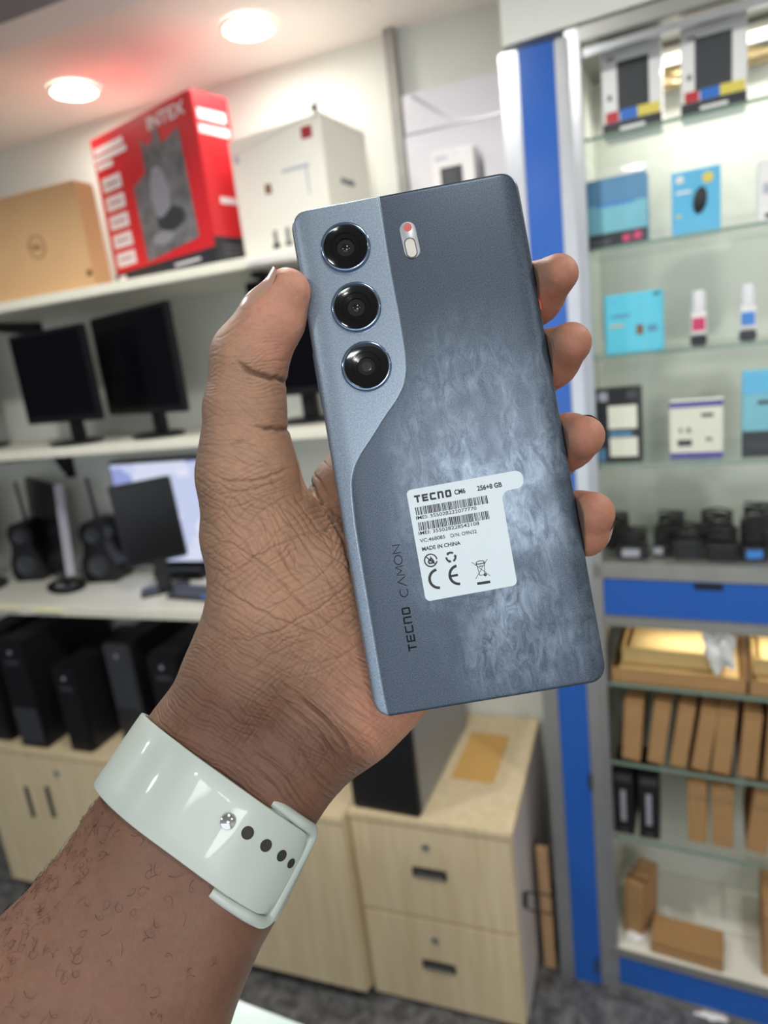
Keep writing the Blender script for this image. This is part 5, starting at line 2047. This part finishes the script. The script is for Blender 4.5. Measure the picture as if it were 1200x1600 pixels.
nt.links.new(vo.outputs['Distance'], mrg.inputs['Value'])
nt.links.new(mrg.outputs['Result'], ad.inputs[0])
nt.links.new(no.outputs['Fac'], ad.inputs[1])
nt.links.new(ad.outputs[0], bp.inputs['Height'])
nt.links.new(bp.outputs['Normal'], b.inputs['Normal'])
me.materials.append(sk)
person = bpy.data.objects.new('person', me)
COL.objects.link(person)
HAND_W = CAMM @ Matrix.Translation(Vector(OR) * MM)
person.matrix_world = HAND_W
tag(person, "person's bare left forearm and hand with brown skin, gripping the smartphone upright", 'person')

# ---- nails
M['nail'] = mat('finger_nail', srgb(178, 140, 122), 0.28, coat=0.2)


def nail(A, B, s0, s1, normal, half, name='fingernail'):
    A, B = np.array(A), np.array(B)
    ax = (B - A); L = np.linalg.norm(ax); ax /= L
    nrm = np.array(normal, float); nrm -= ax * (nrm @ ax); nrm /= np.linalg.norm(nrm)
    sd = np.cross(ax, nrm)
    rows = []
    NS, NA = 14, 17
    for i in range(NS):
        s = s0 + (s1 - s0) * i / (NS - 1)
        e = abs(2 * i / (NS - 1) - 1)
        hf = half * (1 - 0.35 * e ** 4) if i < NS / 2 else half * (1 - 0.22 * e ** 4)
        row = []
        for j in range(NA):
            ph_ = math.radians(hf) * (2 * j / (NA - 1) - 1)
            d = nrm * math.cos(ph_) + sd * math.sin(ph_)
            c = A + ax * min(s, 1.0) * L
            ts_ = np.linspace(0, 16, 65)
            vals = hand_sdf(c[None] + d[None] * ts_[:, None], False)
            k = int(np.argmax(vals > 0))
            t = ts_[k - 1] + (ts_[k] - ts_[k - 1]) * (-vals[k - 1]) / (vals[k] - vals[k - 1] + 1e-9)
            edge = min(1, (1 - abs(2 * j / (NA - 1) - 1)) * 5, i * 0.6)
            q = c + d * (t + 0.02 + 0.16 * edge) + ax * max(0, s - 1.0) * L
            row.append(Vector((q - OR) * MM))
        rows.append(row)
    mb = MB()
    grid_mesh(mb, rows, M['nail'])
    return mb.make(name, person)


nail(Pm(425, 500, 216), Pm(450, 456, 213), -0.1, 1.42, (-0.9, 0.5, 0.28), 50)
nail(Pm(833, 460, 226), Pm(872, 428, 213), 0.2, 1.08, (0.9, 0.35, -0.55), 44)
nail(Pm(858, 562, 224), Pm(891, 537, 212), 0.2, 1.08, (0.95, 0.4, -0.45), 46)
nail(Pm(886, 690, 224), Pm(911, 682, 213), 0.1, 1.12, (0.75, 0.75, -0.15), 48)
nail(Pm(906, 815, 222), Pm(925, 802, 213), 0.1, 1.08, (1.0, -0.25, -0.15), 44)

# ---- forearm hair: fine curly strands, one uncountable mass
rnd = np.random.RandomState(5)
cand = np.nonzero((facing > 0.02) & (UV[:, 1] > 1235) & (UV[:, 1] < 1640) & (UV[:, 0] > -40) & (UV[:, 0] < 340) &
                  ((UV[:, 0] - 160) * 0.745 < (UV[:, 1] - 1262)))[0]
wgt = np.exp(-np.clip(UV[cand, 0] + (UV[cand, 1] - 1240) * 0.7 - 120, 0, 900) / 110) + 0.03
ids = rnd.choice(cand, 300, replace=False, p=wgt / wgt.sum())
hb = MB()
M['hair'] = mat('dark_arm_hair', srgb(44, 32, 26), 0.5)
armdir = (Pm(77, 1584, 206) - Pm(320, 1178, 236)); armdir /= np.linalg.norm(armdir)
bmh = bmesh.new()
for i in ids:
    n = HN[i]
    t1 = np.cross(n, armdir); t1 /= np.linalg.norm(t1) + 1e-9
    t2 = np.cross(n, t1)
    th = rnd.uniform(0, 6.28)
    d = t1 * math.cos(th) + t2 * math.sin(th)
    e = np.cross(n, d)
    L = rnd.uniform(2.0, 6.5); cr = rnd.uniform(0.6, 1.6); turns = rnd.uniform(0.3, 1.1)
    pts = []
    for k in range(13):
        s = k / 12
        a = s * turns * 6.28
        p = hv2[i] + n * (0.35 * math.sin(s * 2.6) + 0.05) * min(2.0, L * 0.3) + d * (L * s * 0.5 + cr * math.sin(a)) + e * cr * (1 - math.cos(a)) * 0.9
        pts.append(Vector((p - OR) * MM))
    prev = None
    for k, p in enumerate(pts):
        r = 0.000055 * (1 - 0.5 * k / 12)
        tt = (pts[min(k + 1, 12)] - pts[max(k - 1, 0)]).normalized()
        x = tt.cross(Vector((0.1, 0.2, 1))).normalized(); y = tt.cross(x)
        ring = [bmh.verts.new(p + x * r * math.cos(q) + y * r * math.sin(q)) for q in (0, 2.09, 4.19)]
        if prev:
            for q in range(3):
                bmh.faces.new([prev[q], prev[(q + 1) % 3], ring[(q + 1) % 3], ring[q]])
        prev = ring
hb._merge(bmh, M['hair'], None, True)
ho = hb.make('arm_hair', person)
ho['kind'] = 'stuff'

# ================================================================ WATCH STRAP
M['strap'] = mat('pale_sage_silicone', srgb(184, 193, 186), 0.36, spec=0.5, coat=0.15)
M['hole'] = mat('strap_hole_dark', srgb(48, 46, 42), 0.7)
M['chrome'] = mat('polished_steel_pin', srgb(200, 200, 200), 0.1, 1.0)
SC = Pm(322, 1266, 229.5)
AX = Pm(150, 1572, 206) - Pm(361, 1201, 236)
AX /= np.linalg.norm(AX)
# the strap sits square to the photo direction (-.56,.83) of its short side
short = np.array([-75 / 129.0, -105 / 129.0, 0.0])
AX = short * 0.98 + np.array([0, 0, AX[2]]) * 1.0
AX /= np.linalg.norm(AX)
CZ = np.array([0, 0, 1.0]); CZ -= AX * (CZ @ AX); CZ /= np.linalg.norm(CZ)
BX = np.cross(CZ, AX)
if BX[0] < 0:
    BX = -BX
NTH = 180
TH_ = np.linspace(-math.pi, math.pi, NTH, endpoint=False)
WS = np.array([-13.0, -6.5, 0, 6.5, 13.0])
RHO = np.zeros((len(WS), NTH))
for wi, w in enumerate(WS):
    ts_ = np.arange(8, 60, 0.5)
    for ti, th in enumerate(TH_):
        d = CZ * math.cos(th) + BX * math.sin(th)
        vals = hand_sdf((SC + AX * w)[None] + d[None] * ts_[:, None], False)
        k = int(np.argmax(vals > 0))
        RHO[wi, ti] = ts_[k] - 0.5 * vals[k] / (vals[k] - vals[k - 1] + 1e-9)
lin0 = RHO.mean(0)
slope = (RHO[-1] - RHO[0]) / 26.0 * 0.6
kk = np.hanning(15); kk /= kk.sum()
lin0 = np.convolve(np.concatenate([lin0[-7:], lin0, lin0[:7]]), kk, 'valid')
slope = np.convolve(np.concatenate([slope[-7:], slope, slope[:7]]), kk, 'valid')


def sp3(th, w, r):
    """strap coordinates: angle, across (mm), height over skin (mm)"""
    x = ((th + math.pi) % (2 * math.pi)) / (2 * math.pi) * NTH
    i = int(x) % NTH; f = x - int(x); j = (i + 1) % NTH
    rho = lin0[i] * (1 - f) + lin0[j] * f + (slope[i] * (1 - f) + slope[j] * f) * w + 0.5
    d = CZ * math.cos(th) + BX * math.sin(th)
    return SC + AX * w + d * (rho + r)


def band(th0, th1, hw0, r0, thick, endr=0.0, n=110, lift=None, hwf=None):
    rows = []
    cs = [(-1, 0.15), (-1, 0.75), (-0.985, 0.93), (-0.94, 1.0), (-0.6, 1.04), (0, 1.06), (0.6, 1.04), (0.94, 1.0), (0.985, 0.93), (1, 0.75), (1, 0.15), (0.9, 0), (0, 0), (-0.9, 0), (-1, 0.15)]
    for i in range(n + 1):
        s = i / n
        th = math.radians(th0 + (th1 - th0) * s)
        hw = hwf(s) if hwf else hw0
        # rounded end
        dist = (1 - s) * abs(math.radians(th1 - th0)) * 30.0
        tk = thick
        if endr and dist < endr:
            k = 1 - dist / endr
            hw = hw0 - endr * (1 - math.sqrt(max(0, 1 - k * k)))
        lf = lift(s) if lift else 0
        rows.append([Vector((sp3(th, a * hw, r0 + lf + tk * h_) - OR) * MM) for a, h_ in cs])
    return rows


watch = thing('watch_strap', 'pale grey-green silicone watch strap buckled round the wrist with a steel pin', 'watch strap')
watch.matrix_world = HAND_W
mb = MB()
grid_mesh(mb, band(-185, 64, 13.2, 1.6, 2.0, 4.0, 150, lift=lambda s: 0.0 if s > 0.2 else -1.6 * (1 - s / 0.2)), M['strap'])
# close the rounded tip
rws = band(-185, 64, 13.2, 1.6, 2.0, 4.0, 150)[-1]
b2 = bmesh.new()
b2.faces.new([b2.verts.new(p) for p in rws[:-1]])
mb._merge(b2, M['strap'], None, True)
outer = mb.make('outer_strap', watch)
mb = MB()
grid_mesh(mb, band(20, 186, 14.4, -0.2, 1.7, 0, 110, hwf=lambda s: 11.5 + 3.3 * min(1.0, s / 0.22) ** 0.7 if s < 0.22 else 14.8 - 0.9 * min(1, (s - 0.22) / 0.2)), M['strap'])
mb.make('under_strap', watch)
mb = MB()
pth = []
WR = 15.0
for k in range(14):
    pth.append((36 + k * 2.0, -WR))
cnr = 3.2
for k in range(9):
    a = math.radians(-90 + 90 * k / 8)
    pth.append((64 + math.degrees(cnr * math.cos(a) / 30) , -WR + cnr + cnr * math.sin(a)))
for k in range(1, 12):
    pth.append((64 + math.degrees(cnr / 30), -WR + cnr + (2 * WR - 2 * cnr) * k / 12))
for k in range(9):
    a = math.radians(90 * k / 8)
    pth.append((64 + math.degrees(cnr * math.cos(a) / 30), WR - cnr + cnr * math.sin(a)))
for k in range(14):
    pth.append((62 - k * 2.0, WR))
lft = [min(1.9, -1.2 + 0.32 * min(i, len(pth) - 1 - i)) for i in range(len(pth))]
mb.tube([Vector((sp3(math.radians(t), w, l) - OR) * MM) for (t, w), l in zip(pth, lft)], 0.0019, M['strap'], 14)
mb.make('keeper_rim', watch)


def strap_hit(u, v):
    best = None
    for th in np.linspace(-60, 66, 253):
        for w in np.linspace(-14, 14, 57):
            q = sp3(math.radians(th), w, 3.7)
            uu, vv = 600 + FPX * q[0] / -q[2], 800 - FPX * q[1] / -q[2]
            e = (uu - u) ** 2 + (vv - v) ** 2
            if best is None or e < best[0]:
                best = (e, math.radians(th), w)
    return best[1], best[2]


def on_strap(th, w, r):
    q = sp3(th, w, r)
    a = sp3(th + 0.03, w, r) - sp3(th - 0.03, w, r); a /= np.linalg.norm(a)
    c = sp3(th, w + 1, r) - sp3(th, w - 1, r); c /= np.linalg.norm(c)
    n = np.cross(a, c)
    if n @ (q - SC) < 0:
        n = -n; 
    c = np.cross(n, a)
    q = (q - OR) * MM
    return Matrix(((a[0], c[0], n[0], q[0]), (a[1], c[1], n[1], q[1]), (a[2], c[2], n[2], q[2]), (0, 0, 0, 1)))


th, w = strap_hit(357, 1282)
mb = MB()
mb.lathe([(0.0008, -0.001), (0.0009, 0.0004), (0.0021, 0.0006), (0.0024, 0.0010), (0.0022, 0.0015), (0.0012, 0.0019), (0, 0.0020)], M['chrome'], 32, on_strap(th, w, 3.6))
mb.make('steel_pin', watch)
for (u, v, r) in ((387, 1300, 1.65), (416, 1320, 1.6), (440, 1337, 1.5), (455, 1348, 1.3)):
    th, w = strap_hit(u, v)
    mb = MB()
    mb.lathe([(r * 1.18 * MM, -0.00002), (r * 1.12 * MM, 0.00010), (r * MM, 0.00008), (r * 0.96 * MM, -0.00004), (0, -0.00004)], M['hole'], 28, on_strap(th, w, 3.80 if r > 1.35 else 3.86))
    mb.make('strap_hole', outer)
for o in list(bpy.data.objects):
    if o.type == 'EMPTY':
        o.empty_display_size = 0.02
